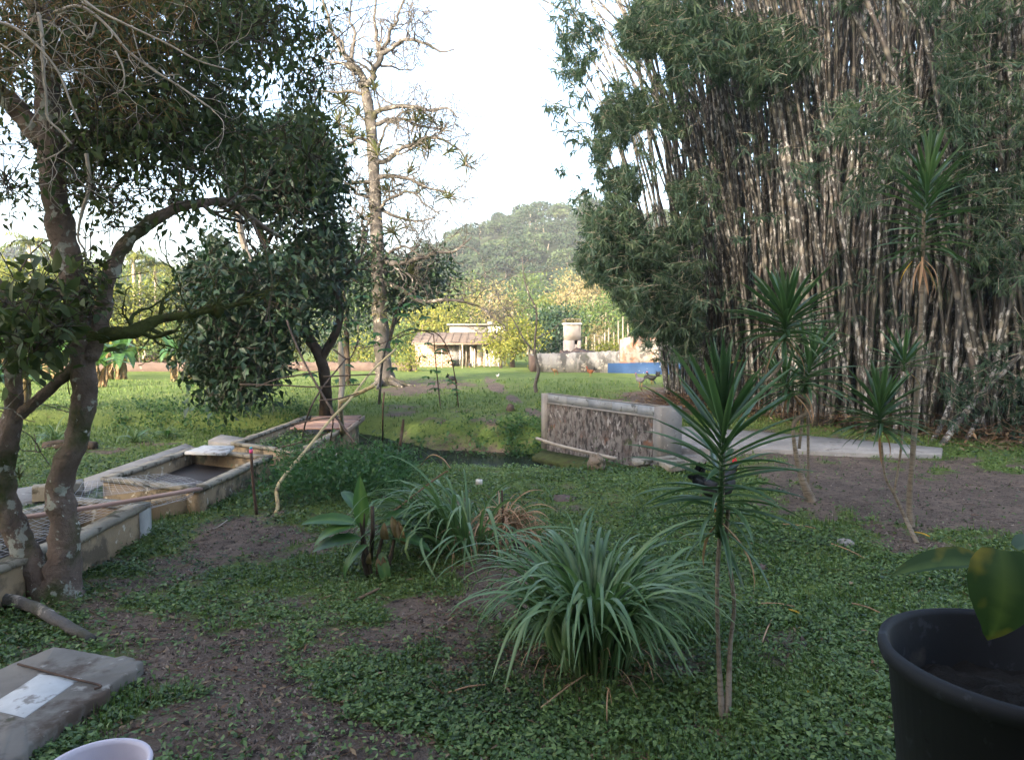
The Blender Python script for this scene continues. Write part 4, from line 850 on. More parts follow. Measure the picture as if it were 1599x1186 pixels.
dracaena('nearest dracaena with two thin bare stems and one tall spiky head', [([g1, P(1122, 1020, Yd), P(1120, 900, Yd), P(1128, 780, Yd), P(1128, 700, Yd)], [.018, .011, .010, .010, .012]), ([onG(1136, 1122), P(1140, 1010, 3.42), P(1146, 940, 3.44), P(1135, 850, 3.42), P(1137, 790, 3.4)], [.018, .011, .010, .010, .010])],
         [(P(1130, 640, Yd), np.array([.03, .02, 1]), .62, .42, 92, .25)])
Y2 = onG(1265, 783)[1]; g2_ = onG(1267, 783)
dracaena('crooked dracaena with a big starburst head beyond the nearest one', [([g2_, P(1250, 740, Y2), P(1240, 690, Y2), P(1240, 660, Y2), P(1258, 645, Y2), P(1264, 632, Y2), P(1250, 620, Y2), P(1222, 610, Y2)], [.06, .035, .022, .02, .022, .022, .02, .018]),
          ([P(1248, 700, Y2 + .05), P(1252, 650, Y2 + .05), P(1243, 620, Y2 + .1)], [.018, .016, .015]), ([g2_ + [.0, .1, 0], P(1262, 740, Y2 + .1), P(1262, 680, Y2 + .1), P(1260, 620, Y2 + .1), P(1262, 590, Y2)], [.03, .016, .016, .016, .014]),
          ([P(1180, 605, 6.2), P(1210, 582, 6.2), P(1222, 560, 6.2)], [.012, .015, .016])],
         [(P(1228, 490, 6.2), np.array([.02, -.05, 1]), .24, .52, 84, .35), (P(1222, 592, Y2), np.array([-.5, 0, .8]), .2, .48, 44, .2), (P(1268, 560, Y2), np.array([.2, 0, 1]), .4, .55, 60, .2)],
         [(P(1128, 572, 5.0), (.9, 0, .4), .45), (P(1100, 585, 5.0), (1, 0, .35), .3)])
Y3 = onG(1423, 838)[1]; g3 = onG(1432, 848)
dracaena('forked dracaena with a yellow streaked foot near the dirt path', [([g3, P(1412, 805, Y3), P(1396, 770, Y3), P(1382, 742, Y3), P(1376, 690, Y3)], [.022, .016, .014, .011, .011]), ([P(1396, 770, Y3), P(1402, 735, Y3), P(1408, 690, Y3), P(1412, 620, Y3 + .2)], [.013, .011, .011, .011])],
         [(P(1373, 632, Y3), np.array([-.05, 0, 1]), .24, .44, 84, .3), (P(1412, 560, Y3 + .2), np.array([.05, .1, 1]), .12, .36, 30, .4)])
Y4 = onG(1425, 820)[1]
dracaena('tallest dracaena on a long straight pale stem before the bamboo', [([onG(1422, 822), P(1420, 780, Y4), P(1426, 700, Y4), P(1433, 600, Y4), P(1438, 500, Y4), P(1441, 400, Y4), P(1443, 330, Y4)], [.04, .028, .025, .024, .022, .020, .018])],
         [(P(1450, 262, Y4), np.array([.04, 0, 1]), .95, .48, 108, .24)], [(P(1425, 408, Y4), (-.4, 0, -.5), .6)])
# ------------------------------------------------------------------ blue-green grass clumps
BLD = []
for i in range(12):
    dr = (.5, .9, 1.4, 1.8, 2.3, 2.7, 3.1, 1.6, 2.2, 1.2, 2.5, 3.3)[i]; nseg = 12; t = np.linspace(0, 1, nseg + 1); L = 1.0
    ang = -dr * (np.clip(t - .12, 0, 1) ** (1.3 + .12 * (i % 4)) * 1.15 if i % 3 else 1.25 * sstep(.22, .8, t)); x = np.r_[0, np.cumsum(np.cos(ang[:-1]) * L / nseg)]; z = np.r_[0, np.cumsum(np.sin(ang[:-1]) * L / nseg)]
    w_ = .029 * np.interp(t, [0, .25, .6, .9, 1], [.5, .9, 1, .5, .04]); yy = .05 * np.sin(t * 3 + i) * t; tw = .8 * math.sin(i * 2.1) * t
    V = [(x[k], yy[k] + c * w_[k] * .5 * math.cos(tw[k]), z[k] + abs(c) * w_[k] * .25 + c * w_[k] * .5 * math.sin(tw[k])) for k in range(nseg + 1) for c in (-1, 0, 1)]
    ii = np.arange(nseg)[:, None] * 3; j = np.arange(2)[None]; mb = MB(); mb.add(V, np.stack([ii+j, ii+3+j, ii+4+j, ii+j+1], -1).reshape(-1, 4), np.tile([.4, .75, .4], nseg + 1)); BLD.append(mb)
BM = [b_.mesh('blade', M['lemongrass'], smooth=True) for b_ in BLD]; SM = [b_.mesh('dead_blade', M['straw'], smooth=True) for b_ in BLD]
def grass_clump(label, base, n, Lr, el_r, rad, azf=None, dead=40, deadL=.4, dead_at=None, wsc=1.0):
    T = thing('grass_clump', label, 'grass clump', base, 'blue green grass clumps'); MI = Matrix.Translation(-T.location)
    for i in range(n):
        az = rng.random() * 6.283 if azf is None else azf(); r_ = rad * rng.random() ** .6; p = np.asarray(base) + [math.cos(az) * r_, math.sin(az) * r_, 0]
        el = rng.uniform(*el_r); L = rng.uniform(*Lr); el = min(1.5, el)
        k = int(np.clip(rng.normal(8.6, 2.5), 1, 11)); dc = (0, 1, 9, 2, 7, 3, 8, 4, 10, 5, 6, 11)[k]
        inst('blade', BM[dc], T, MI @ frame(p, (math.cos(az) * math.cos(el), math.sin(az) * math.cos(el), math.sin(el)), (0, 0, 1), (L, L * wsc, L), rng.normal() * .3))
    for i in range(dead):
        az = rng.random() * 6.283; db = np.asarray(base if dead_at is None else dead_at); p = db + rng.normal(size=3) * [rad * .6, rad * .6, .01]; el = rng.uniform(-.1, 1.3); L = deadL * rng.uniform(.5, 1.3)
        inst('dead_blade', SM[rng.integers(3, 12)], T, MI @ frame(p, (math.cos(az) * math.cos(el), math.sin(az) * math.cos(el), math.sin(el)), (0, 0, 1), (L, L * .6, L)))
    return T
gb_ = onG(925, 1035); gb_[2] -= .02
grass_clump('large arching blue green grass clump in the centre foreground', gb_, 300, (.66, 1.16), (1.24, 1.56), .22, None, 150, .36)
gb2 = onG(735, 880); 
def az2(): return math.pi + rng.normal() * .75 if rng.random() < .72 else rng.random() * 6.283
c2 = gb2 + [-.02, .1, .05]; T2 = grass_clump('smaller grass clump flopping to the left beside a dead straw tuft', c2, 190, (.55, 1.15), (.55, 1.35), .28, az2, 40, .4)
sb = onG(792, 868) + [0, 0, .18]; T = thing('straw_tuft', 'dead brown straw tuft hanging around a short stake', 'dead grass', sb)
MI = Matrix.Translation(-T.location)
w = MB(); pp, dd = blob(1, sb, .1); n_ = 420; d = nrm(rng.normal(size=(n_, 3)) * [1, 1, .5] + [0, 0, .1]); 
for i in range(240):
    az = rng.random() * 6.283; el = rng.uniform(-.5, .9); L = rng.uniform(.28, .58); inst('dead_blade', SM[rng.integers(4, 12)], T, MI @ frame(sb + rng.normal(size=3) * [.07, .07, .06], (math.cos(az) * math.cos(el), math.sin(az) * math.cos(el), math.sin(el)), (0, 0, 1), (L, L * .75, L)))
mound = rock('soil and root ball under the straw tuft', tuple(onG(792, 872, .06)), .12, M['wall_brown'], .8, 'soil', name='root_ball')
w = MB(); w.tube([sb + [-.03, 0, -.1], sb + [-.045, 0, .3]], [.012, .009], 6, lump=.1); tag(w.build('short_stake', M['rebar'], origin=tuple(sb)), 'short brown stake rising from the straw tuft', 'stake')
gb3 = onG(770, 845); grass_clump('sparse upright green tuft right behind the straw', gb3, 70, (.35, .62), (1.0, 1.5), .2, None, 10, .3, wsc=.7)
w = MB(); tg = P(748, 752, 5.9); w.box(tg - [.028, .004, .022], tg + [.028, .004, .022]); tag(w.build('plant_tag', M['house_white'], origin=tuple(tg)), 'small white plastic tag stuck in the grass clump', 'tag')
# ------------------------------------------------------------------ broad-leaved plant beside the clump
BLf = [broad_leaf(.46, .13, b_, .25, 12, .10, .8, .1, i).mesh('leaf', M['banana_leaf'], smooth=True) for i, b_ in enumerate((.25, .8, 1.4, 2.0))]
BLd = [broad_leaf(.40, .09, b_, .7, 10, .45, .8, .1, i + 4).mesh('dry_leaf', M['banana_dead'], smooth=True) for i, b_ in enumerate((1.4, 2.3))]
cb = onG(583, 905); T = thing('canna_plant', 'low broad leaved plant left of the grass clumps', 'plant', cb); MI = Matrix.Translation(-T.location); Yc = cb[1]
for (x0, x1, x2, y2) in ((580, 572, 562, 815), (590, 592, 600, 830), (600, 612, 618, 820), (575, 566, 570, 800)):
    w = MB(); limb(w, [onG(x0, 905), P(x1, 860, Yc), P(x2, y2, Yc)], [.02, .016, .009], 5, 7, lump=.1); w.build('stalk', M['bark_dark'], T, smooth=True)
for (px, py, dY, d, up, s, k) in ((567, 828, 0, (-.06, -.05, 1), (0, -1, .1), .92, 0), (560, 818, -.02, (-1, -.1, .32), (0, -.45, 1), 1.0, 1), (556, 822, -.05, (-.9, -.3, .10), (0, -.5, 1), .85, 2), (572, 800, .08, (.5, .6, .95), (-.8, -.3, .6), .8, 3), (590, 830, .05, (.75, .1, .8), (-.6, -.3, .6), .8, 3),
      (575, 850, -.05, (-.75, -.4, -.35), (-.3, -.5, .8), .75, 2), (595, 860, 0, (.2, -.5, -.6), (0, -.8, .4), .7, 1), (600, 810, .1, (1, .3, .45), (0, -.3, 1), .9, 2), (560, 800, .1, (-.5, .6, .6), (0, -.3, 1), .8, 1), (610, 840, 0, (.9, -.3, .25), (0, -.4, 1), .8, 2), (565, 840, -.05, (-.8, -.1, .02), (0, -.6, 1), .9, 1)):
    inst('leaf', BLf[k], T, MI @ frame(P(px, py, Yc + dY), d, up, s))
for (px, py, d, s, k) in ((612, 805, (.3, -.1, -.9), .75, 0), (600, 815, (.0, -.2, -1), .7, 1), (622, 812, (.2, -.2, -1), .65, 0), (590, 870, (.1, -.3, -.9), .5, 1), (578, 862, (-.2, -.2, -1), .5, 1), (598, 868, (.15, -.1, -1), .45, 0)):
    inst('dry_leaf', BLd[k], T, MI @ frame(P(px, py, Yc - .05), d, (0, -1, .2), s))
w = MB(); w.tube([onG(578, 880), P(582, 830, Yc - .1), P(581, 790, Yc - .1)], [.02, .016, .014], 6, lump=.15); tag(w.build('cut_stalk', M['bark_dark'], origin=tuple(cb)), 'dry cut stalk standing before the broad leaved plant', 'stalk')

# ------------------------------------------------------------------ growing limbs
def grow(w, p, d, L, r, lvl, tips, wig=.35, up=.05, kids=(3, 3, 2), sides=(8, 6, 4, 3), minr=.004, shrink=.6, pathlog=None):
    n = 6; pts = [np.asarray(p, float)]; d = nrm(d)
    for i in range(n):
        d = nrm(d + rng.normal(size=3) * wig * .5 + [0, 0, up]); pts.append(pts[-1] + d * L / n)
    pts = np.array(pts); rad = np.linspace(r, max(minr, r * .45), n + 1); w.tube(pts, rad, sides[min(lvl, 3)], cap=False)
    if pathlog is not None: pathlog.append(pts)
    if lvl >= len(kids): tips.append((pts[-1], d)); return
    for k in range(kids[lvl]):
        i = rng.integers(2, n + 1); t = nrm(pts[i] - pts[i-1]); side = nrm(np.cross(t, rng.normal(size=3))); nd_ = nrm(t * rng.uniform(.3, .9) + side * rng.uniform(.6, 1.0))
        grow(w, pts[i], nd_, L * shrink * rng.uniform(.7, 1.2), rad[i] * .6, lvl + 1, tips, wig, up, kids, sides, minr, shrink, pathlog)
    if rng.random() < .8: grow(w, pts[-1], d, L * shrink, rad[-1] * .9, lvl + 1, tips, wig, up, kids, sides, minr, shrink, pathlog)
def along(pth, rad, w, tips, n, L, dirf, t0=.3, lvl=0, **kw):
    for k in range(n):
        i = int(len(pth) * (t0 + (1 - t0) * rng.random()) * .999); t = nrm(pth[min(i+1, len(pth)-1)] - pth[max(i-1, 0)])
        grow(w, pth[i], dirf(t), L * rng.uniform(.6, 1.3), rad[i] * .45, lvl, tips, **kw)
def side_dir(t): s_ = nrm(np.cross(t, rng.normal(size=3))); return nrm(t * .5 + s_)

# bromeliad: a rosette that grows on bark, a thing of its own
def rosette(n, L, seed, mat=None):
    mb = MB()
    for i in range(n):
        az = i * 2.4 + rng.normal() * .2; el = 1.25 - 1.2 * (i / n) + rng.normal() * .15; s = strap(L * rng.uniform(.7, 1.1), L * .10, rng.uniform(.6, 1.9), i, 5, .2)
        V = s.V[0]; Mx = np.array(frame((0, 0, 0), (math.cos(az) * math.cos(el), math.sin(az) * math.cos(el), math.sin(el)))); mb.add(V @ Mx[:3, :3].T + Mx[:3, 3], s.F[0], np.clip((i / n) * .7 + rng.random() * .3, 0, 1))
    return mb
ROS = [rosette(22, .40, i).mesh('bromeliad', M['epiphyte'], smooth=True) for i in range(4)]
def bromeliad(pos, s, label, group, tilt=None):
    o = bpy.data.objects.new('bromeliad', ROS[rng.integers(4)]); COL.objects.link(o); o.location = tuple(pos); o.scale = (s, s, s); o.rotation_euler = (rng.normal() * .4, rng.normal() * .4, rng.random() * 6) if tilt is None else tilt
    tag(o, label, 'bromeliad', group); return o

# ------------------------------------------------------------------ the lichened tree at the left
base = onG(92, 930); Yt = base[1]; LT = thing('lichened_tree', 'old mossy tree with lichen patches, twin trunks and wide crown at the left', 'tree', base)
w = MB(); sk = []
def L_(pts, r, n=7, s=12, lump=.22, wob=.0, seed=0):
    a, b_ = limb(w, pts, r, n, s, lump=lump, wob=wob, seed=seed); sk.append((a, b_)); return a, b_
pm = Yt / F
main = L_([base + [.0, 0, -.12], P(98, 890, Yt), P(100, 830, Yt), P(92, 760, Yt), P(118, 690, Yt), P(132, 620, Yt), P(130, 560, Yt), P(126, 500, Yt), P(112, 430, Yt), P(98, 370, Yt), P(85, 300, Yt), P(78, 230, Yt), P(74, 150, Yt), P(66, 60, Yt + .1), P(50, -60, Yt + .2), P(40, -200, Yt + .3)],
          np.array([46, 26, 21, 19, 17, 16.5, 18, 18, 18, 18, 18, 18, 17, 16, 13, 9]) * pm, 7, 16)
w.build('trunk', M['bark_lichen'], LT, smooth=True)
w = MB(); second = L_([base + [-.03, .02, -.12], P(62, 905, Yt), P(30, 840, Yt), P(8, 780, Yt), P(6, 720, Yt), P(16, 670, Yt), P(22, 620, Yt), P(20, 560, Yt), P(26, 500, Yt + .1), P(-5, 440, Yt + .2), P(-60, 380, Yt + .4)], np.array([40, 24, 19, 17, 16, 15, 13, 11, 9, 8, 5]) * pm, 7, 12, seed=4); w.build('second_trunk', M['bark_lichen'], LT, smooth=True)
w = MB(); L_([P(24, 655, Yt), P(50, 632, Yt), P(85, 600, Yt), P(112, 578, Yt), P(128, 565, Yt)], np.array([10, 9, 8, 9, 9]) * pm, 6, 10, seed=7); w.build('cross_limb', M['bark_lichen'], LT, smooth=True)
w = MB(); arch = L_([P(140, 560, Yt), P(158, 500, Yt), P(166, 450, Yt), P(184, 400, Yt + .05), P(215, 362, Yt + .1), P(265, 330, Yt + .2), P(320, 316, Yt + .3), P(360, 318, Yt + .4), P(405, 350, Yt + .5), P(440, 372, Yt + .6)], np.array([13, 13, 12, 11, 10, 8.5, 7.5, 6.5, 5, 3]) * pm, 7, 10, seed=11)
along(*arch, w, [], 7, .5, side_dir, .5, kids=(2, 2), wig=.5, up=.02); w.build('arching_limb', M['bark_lichen'], LT, smooth=True)
w = MB(); low = L_([P(138, 528, Yt), P(165, 522, Yt), P(205, 518, Yt), P(245, 500, Yt + .1), P(295, 490, Yt + .2), P(345, 480, Yt + .3), P(395, 470, Yt + .4)], np.array([14, 12, 10, 8, 6, 5, 3]) * pm, 6, 9, seed=15); along(*low, w, [], 8, .45, side_dir, .3, kids=(2, 2), wig=.6, up=.08); w.build('mossy_limb', M['moss'], LT, smooth=True)
w = MB(); lft = L_([P(68, 225, Yt), P(40, 185, Yt - .05), P(5, 150, Yt - .1), P(-60, 110, Yt - .1), P(-160, 60, Yt)], np.array([16, 14, 13, 11, 8]) * pm, 6, 10, seed=18); w.build('left_limb', M['bark_lichen'], LT, smooth=True)
w = MB(); up_tips = []
for pts, r in (([P(74, 110, Yt), P(150, 30, Yt + .3), P(260, -50, Yt + .8), P(380, -120, Yt + 1.6)], (14, 11, 8, 5)), ([P(70, 60, Yt), P(120, -40, Yt + .5), P(260, -160, Yt + 1.6)], (12, 9, 5)), ([P(78, 190, Yt), P(160, 110, Yt + .8), P(280, 70, Yt + 1.6), P(400, 60, Yt + 2.4), P(470, 110, Yt + 3)], (10, 9, 8, 6, 3)),
               ([P(80, 250, Yt), P(170, 200, Yt + .9), P(270, 190, Yt + 1.7), P(350, 210, Yt + 2.2)], (8, 7, 5, 3)), ([P(60, 20, Yt), P(0, -60, Yt + .2), P(-80, -160, Yt + .4)], (10, 8, 5)), ([P(112, 450, Yt), P(70, 465, Yt - .1), P(20, 480, Yt - .2), P(-40, 470, Yt - .2)], (7, 5, 4, 3))):
    a, b_ = L_(pts, np.array(r) * pm, 6, 8, seed=int(r[0])); along(a, b_, w, up_tips, 7, .7, side_dir, .25, kids=(2, 2), wig=.5, up=-.03)
w.build('upper_limbs', M['bark_lichen'], LT, smooth=True)
skp = np.concatenate([s[0] for s in sk])
lv = MB(); tw = MB()
def canopy(pts, per, L, W, sg, tone=0., hang=.6, kind='fold', lv=lv, link=.5, twm=None):
    n = len(pts); k = n * per; off = rng.normal(size=(n, per, 3)) * sg * np.array([1, 1, 1.2]); P_ = (pts[:, None] + off).reshape(-1, 3)
    D = rng.normal(size=(k, 3)) * .8 + [0, 0, -hang]; N = rng.normal(size=(k, 3)) * .7 + [0, -.1, .8]
    ct = np.repeat(rng.random(n), per) * .45 + rng.random(k) * .4 + tone; lv.leaves(P_, D, N, L * rng.uniform(.6, 1.3, k), W * rng.uniform(.6, 1.25, k), kind, np.clip(ct, 0, 1), .15)
    t_ = tw if twm is None else twm
    t_.sticks(np.repeat(pts, 5, 0), np.repeat(pts, 5, 0) + rng.normal(size=(n*5, 3)) * sg * 1.2 + [0, 0, -sg * .3], .0025 + L * .01, a=.5)
    t_.sticks(pts, pts + rng.normal(size=(n, 3)) * sg * [2.2, 2.2, 1] + [0, 0, sg * 1.2], .004 + L * .012, .003, a=.5)
RA = [(-120,-80),(-120,150),(20,140),(60,180),(80,300),(150,310),(180,290),(200,330),(300,310),(330,290),(400,230),(470,260),(500,240),(510,170),(490,100),(460,40),(480,-80)]
canopy(region(RA, 310, 4.4, 8.5, .47, 70, 31), 24, .085, .036, .12, 0, .7)
canopy(region([(100,-60),(90,120),(150,200),(240,290),(330,270),(380,200),(330,100),(300,-60)], 260, 4.8, 8.2, .36, 60, 35), 24, .09, .040, .13, -.08, .6)
canopy(region([(300,-60),(330,60),(350,180),(400,240),(470,220),(500,190),(500,80),(470,20),(480,-60)], 90, 6.0, 8.5, .48, 45, 37), 22, .085, .036, .12, -.05, 1.0)
canopy(region([(60,190),(75,330),(110,370),(90,260),(150,290),(180,380),(190,300),(120,200)], 40, 4.5, 6, 0), 12, .07, .03, .10, .05, .7)
canopy(region([(-60,170),(0,300),(40,310),(40,260),(0,170)], 14, 4.6, 5.5, 0), 10, .07, .03, .1, 0, .7)
canopy(region([(55,430),(0,480),(-60,520),(-40,560),(60,560),(110,520),(118,470)], 46, 4.2, 5.1, .35, 40, 39), 14, .12, .06, .09, .12, .4, 'leaf')
canopy(region([(130,370),(160,400),(150,470),(175,500),(120,480)], 16, 4.6, 5.1, 0), 10, .07, .04, .06, .1, .4, 'leaf')
lv.build('foliage', M['leaf_canopy'], LT, kind='stuff')
# hanging brown growth in the upper left
bw = MB(); pts = region([(-80,-60),(-80,90),(20,140),(110,110),(180,170),(260,160),(330,60),(300,-60)], 170, 4.0, 5.6, .40, 55, 41)
n = len(pts); k = n * 16; D = rng.normal(size=(k, 3)) * [.9, .9, .5] + [0, 0, -.6]; bw.leaves((pts[:, None] + rng.normal(size=(n, 16, 3)) * .06).reshape(-1, 3), D, rng.normal(size=(k, 3)) + [0, 0, .4], rng.uniform(.08, .22, k), .006, 'quad', None, .3)
bw.build('hanging_strands', M['leaf_brown'], LT, kind='stuff')
# lichen-pale bare twigs in front
tw2 = MB(); tl = []
for pts, Y, r in (([(60,20),(66,60),(68,110),(72,150),(75,185),(95,205),(112,225)], 3.9, .010), ([(-10,33),(20,42),(48,62),(75,90),(95,120),(112,165),(128,200)], 3.8, .009), ([(120,-10),(150,15),(200,40),(260,68),(310,95),(360,110)], 4.0, .008), ([(85,20),(120,10),(150,25),(180,55),(200,80),(240,110),(280,135),(330,170)], 4.2, .011),
                 ([(150,35),(140,60),(118,40),(90,22)], 4.1, .006), ([(180,80),(192,105),(194,130),(188,145)], 4.0, .006), ([(0,68),(30,90),(50,115),(65,128)], 3.9, .004), ([(205,40),(220,90),(245,110)], 4.2, .004), ([(345,225),(352,270),(358,310)], 6.6, .012), ([(135,240),(140,290),(128,330),(122,370),(132,390)], 4.6, .012), ([(70,250),(90,240),(105,228)], 4.3, .006)):
    tw2 = MB(); a, b_ = limb(tw2, PX(pts, Y), np.linspace(r, r * .5, len(pts)), 5, 6, lump=.12); along(a, b_, tw2, tl, 5, .28, side_dir, .1, kids=(2,), wig=.6, up=-.02, minr=.0018); tw2.build('bare_twig', M['twig_pale'], LT, smooth=True)
tw.build('twigs', M['bark_dark'], LT, kind='stuff')
for i, (px, py, Y, s, l) in enumerate(((372, 328, Yt + .42, .42, 'big bromeliad sitting on the end of the arching limb'), (338, 478, Yt + .28, .40, 'spiky bromeliad on the end of the mossy limb'), (30, 745, Yt - .12, .28, 'small bromeliad tuft on the left leaning trunk'))): bromeliad(P(px, py, Y), s, l, None)
rock('mossy root ball of the spiky bromeliad', P(338, 484, Yt + .3), .05, M['moss'], 1.1, 'moss ball', name='moss_ball')

# ------------------------------------------------------------------ dark broad-leaved tree beyond the tanks
Yk = 16.5; b0 = onG(507, 650); DT = thing('dark_tree', 'dark glossy leaved tree with drooping crown beyond the tanks', 'tree', b0)
w = MB(); sk2 = []
for pts, r in (([b0 + [0,0,-.1], P(508, 600, Yk), P(500, 560, Yk), P(478, 520, Yk), P(450, 470, Yk), P(430, 420, Yk), P(410, 370, Yk), P(390, 330, Yk)], (.17,.14,.13,.12,.10,.09,.07,.05)), ([P(500, 565, Yk), P(530, 500, Yk), P(520, 430, Yk), P(500, 340, Yk), P(480, 270, Yk), P(450, 210, Yk)], (.10,.09,.08,.07,.05,.03)), ([P(440, 440, Yk), P(380, 430, Yk - .4), P(330, 470, Yk - .8), P(310, 540, Yk - 1)], (.06,.05,.04,.03)), ([P(455, 480, Yk), P(400, 520, Yk - .6), P(360, 570, Yk - .8)], (.05,.04,.02))):
    a, b_ = limb(w, pts, r, 6, 9, lump=.15, seed=int(r[0] * 100)); along(a, b_, w, [], 6, 1.3, side_dir, .35, kids=(2, 2), wig=.5)
w.build('trunk', M['bark_dark'], DT, smooth=True)
w = MB(); a, b_ = limb(w, PX([(372, 330), (378, 370), (392, 410), (408, 438), (440, 450)], 14.2), (.06, .065, .055, .05, .03), 6, 8, lump=.12); w.build('pale_branch', M['twig_pale'], DT, smooth=True)
lv = MB(); tw = MB()
DP = [(330,200),(360,260),(400,310),(380,350),(310,400),(300,450),(320,500),(305,560),(330,590),(380,590),(410,550),(450,560),(480,520),(520,555),(545,520),(550,480),(520,440),(545,400),(515,360),(530,300),(520,240),(480,190),(430,170)]
canopy(region([(x_ if x_ < 480 else x_ - 25, y_) for x_, y_ in DP], 600, 14.5, 18.5, .45, 52, 51), 22, .21, .10, .24, 0, .5, 'fold', lv, twm=tw)
canopy(region([(330,420),(300,520),(290,600),(330,635),(385,615),(430,560),(480,480),(440,400)], 260, 13.2, 15, .38, 40, 53), 22, .20, .095, .2, .10, .6, 'fold', lv, twm=tw)
canopy(region([(300,200),(330,300),(430,350),(540,330),(510,260),(480,200),(420,170)], 330, 14.5, 17, .44, 50, 55), 22, .20, .095, .22, .02, .6, 'fold', lv, twm=tw)
lv.build('foliage', M['leaf_dark'], DT, kind='stuff'); tw.build('twigs', M['bark_dark'], DT, kind='stuff')

# ------------------------------------------------------------------ the tall bare tree full of bromeliads
b0 = onG(602, 601); Yb = b0[1]; BTr = thing('tall_bare_tree', 'tall leafless grey tree carrying many bromeliads in the middle distance', 'tree', b0); pm = Yb / F
w = MB(); trk = limb(w, [b0 + [0, 0, -.2]] + PX([(601, 590), (598, 570), (595, 520), (592, 460), (590, 400), (587, 330), (584, 270), (581, 220), (576, 170), (570, 140), (572, 132)], Yb), np.array([26, 16, 13, 12, 11.5, 10.5, 9.5, 9, 8.5, 8, 7, 5]) * pm, 7, 14, lump=.13)
for dx, dz in ((-22, 0), (30, 3), (-12, 6), (46, 1)):
    limb(w, [P(600, 585, Yb), P(600 + dx * .4, 596, Yb - .4), onG(600 + dx, 602 + dz)], [.22, .13, .04], 4, 7, lump=.2)
w.build('trunk', M['bark_grey'], BTr, smooth=True)
LIMBS = [([(570,138),(558,110),(540,90),(525,60),(512,20),(505,-40)], 6.5), ([(572,138),(588,110),(592,85),(586,60),(585,30),(592,-30)], 6), ([(588,88),(605,80),(622,66),(640,62),(665,68),(690,80),(710,78)], 4), ([(590,90),(605,60),(615,40),(625,10),(640,-40)], 3.5), ([(558,110),(535,100),(515,95),(495,85)], 3), ([(548,98),(555,60),(548,30),(552,-10)], 3.5), ([(578,150),(545,143),(520,144),(490,140)], 3.2),
         ([(584,185),(600,172),(625,165),(650,168),(675,172),(700,170),(715,185)], 4.5), ([(586,196),(605,188),(630,186),(650,195),(675,200),(705,205)], 4), ([(586,255),(605,250),(625,235),(645,225),(670,215),(695,220),(715,232),(735,265)], 4.5), ([(588,278),(610,275),(640,280),(665,292),(700,300),(715,310)], 4), ([(588,300),(600,330),(625,340),(655,345),(680,340)], 3.5), ([(582,225),(560,215),(545,225),(520,230)], 3.5),
         ([(585,285),(555,285),(530,290),(505,275)], 3.5), ([(587,310),(565,305),(550,295),(530,270)], 3), ([(588,345),(570,340),(545,320)], 3), ([(592,405),(620,412),(650,405),(680,395),(710,392),(740,370)], 5), ([(590,405),(560,402),(525,405),(495,420),(470,400)], 4.5), ([(592,440),(625,450),(660,470),(700,468),(740,475),(765,490),(790,512)], 4), ([(590,412),(610,395),(635,385),(660,400)], 3), ([(570,385),(568,350),(566,320)], 3), ([(588,240),(600,200),(615,180)], 2.5), ([(584,212),(570,190),(555,170),(530,160)], 2.5), ([(590,330),(610,310),(640,300),(665,320),(690,335)], 2.8)]
bp = []
w = MB()
for k, (pts, r) in enumerate(LIMBS):
    dY = rng.uniform(-1.6, 1.6); n_ = len(pts); P3 = [P(x_, y_, Yb + dY * i / n_) for i, (x_, y_) in enumerate(pts)]
    a, b_ = limb(w, P3, np.linspace(r, 1.0, n_) * pm, 6, 7, lump=.12, wob=.35, seed=k); bp.append(a)
    along(a, b_, w, [], int(4 + n_ * 1.2), 1.25, side_dir, .15, kids=(3, 2), wig=.65, up=.03, minr=.014, shrink=.62)
w.build('limbs', M['bark_grey'], BTr, smooth=True)
BR = [(538,165),(560,180),(552,190),(548,215),(640,178),(650,190),(655,182),(676,195),(690,205),(660,225),(670,232),(665,235),(640,232),(700,240),(722,262),(640,270),(660,290),(590,245),(600,270),(598,300),(570,215),(575,300),(585,325),(530,195),(545,205),(615,362),(640,345),(612,300),(655,305),(700,310),(590,340),(578,90),(585,140),(592,470),(595,495),(596,460),(640,430)]
for i, (px, py) in enumerate(BR): bromeliad(P(px + rng.normal() * 2, py + rng.normal() * 2, Yb + rng.uniform(-.6, .4)), rng.uniform(1.3, 2.5), 'bromeliad rosette growing on the tall bare tree', 'bromeliads on the tall bare tree')
# dark small tree at its foot, with the papaya-like sapling
c = P(635, 445, 31.5); tree_from('dark_tree', 'small dark round tree right behind the tall bare trunk', [(c[0] - 1.2, 31.5, 0), (c[0] - .8, 31.5, 2), c], [.16, .12, .06], [(c, (2.0, 1.6, 1.0)), (P(595, 455, 31.8), (1.2, 1.2, .9)), (P(660, 420, 31.5), (1.2, 1.2, .6))], M['leaf_dark'], M['bark_dark'], 3000, .26)
c = P(540, 430, 30); tree_from('dark_tree', 'dark leafy tree between the drooping tree and the bare trunk', [(c[0], 30, 0), (c[0], 30, 2), c], [.16, .12, .06], [(c, (1.6, 1.4, 1.2)), (P(530, 500, 30), (1.2, 1, 1.0)), (P(550, 380, 30), (1.1, 1, .9))], M['leaf_dark'], M['bark_dark'], 2600, .26)

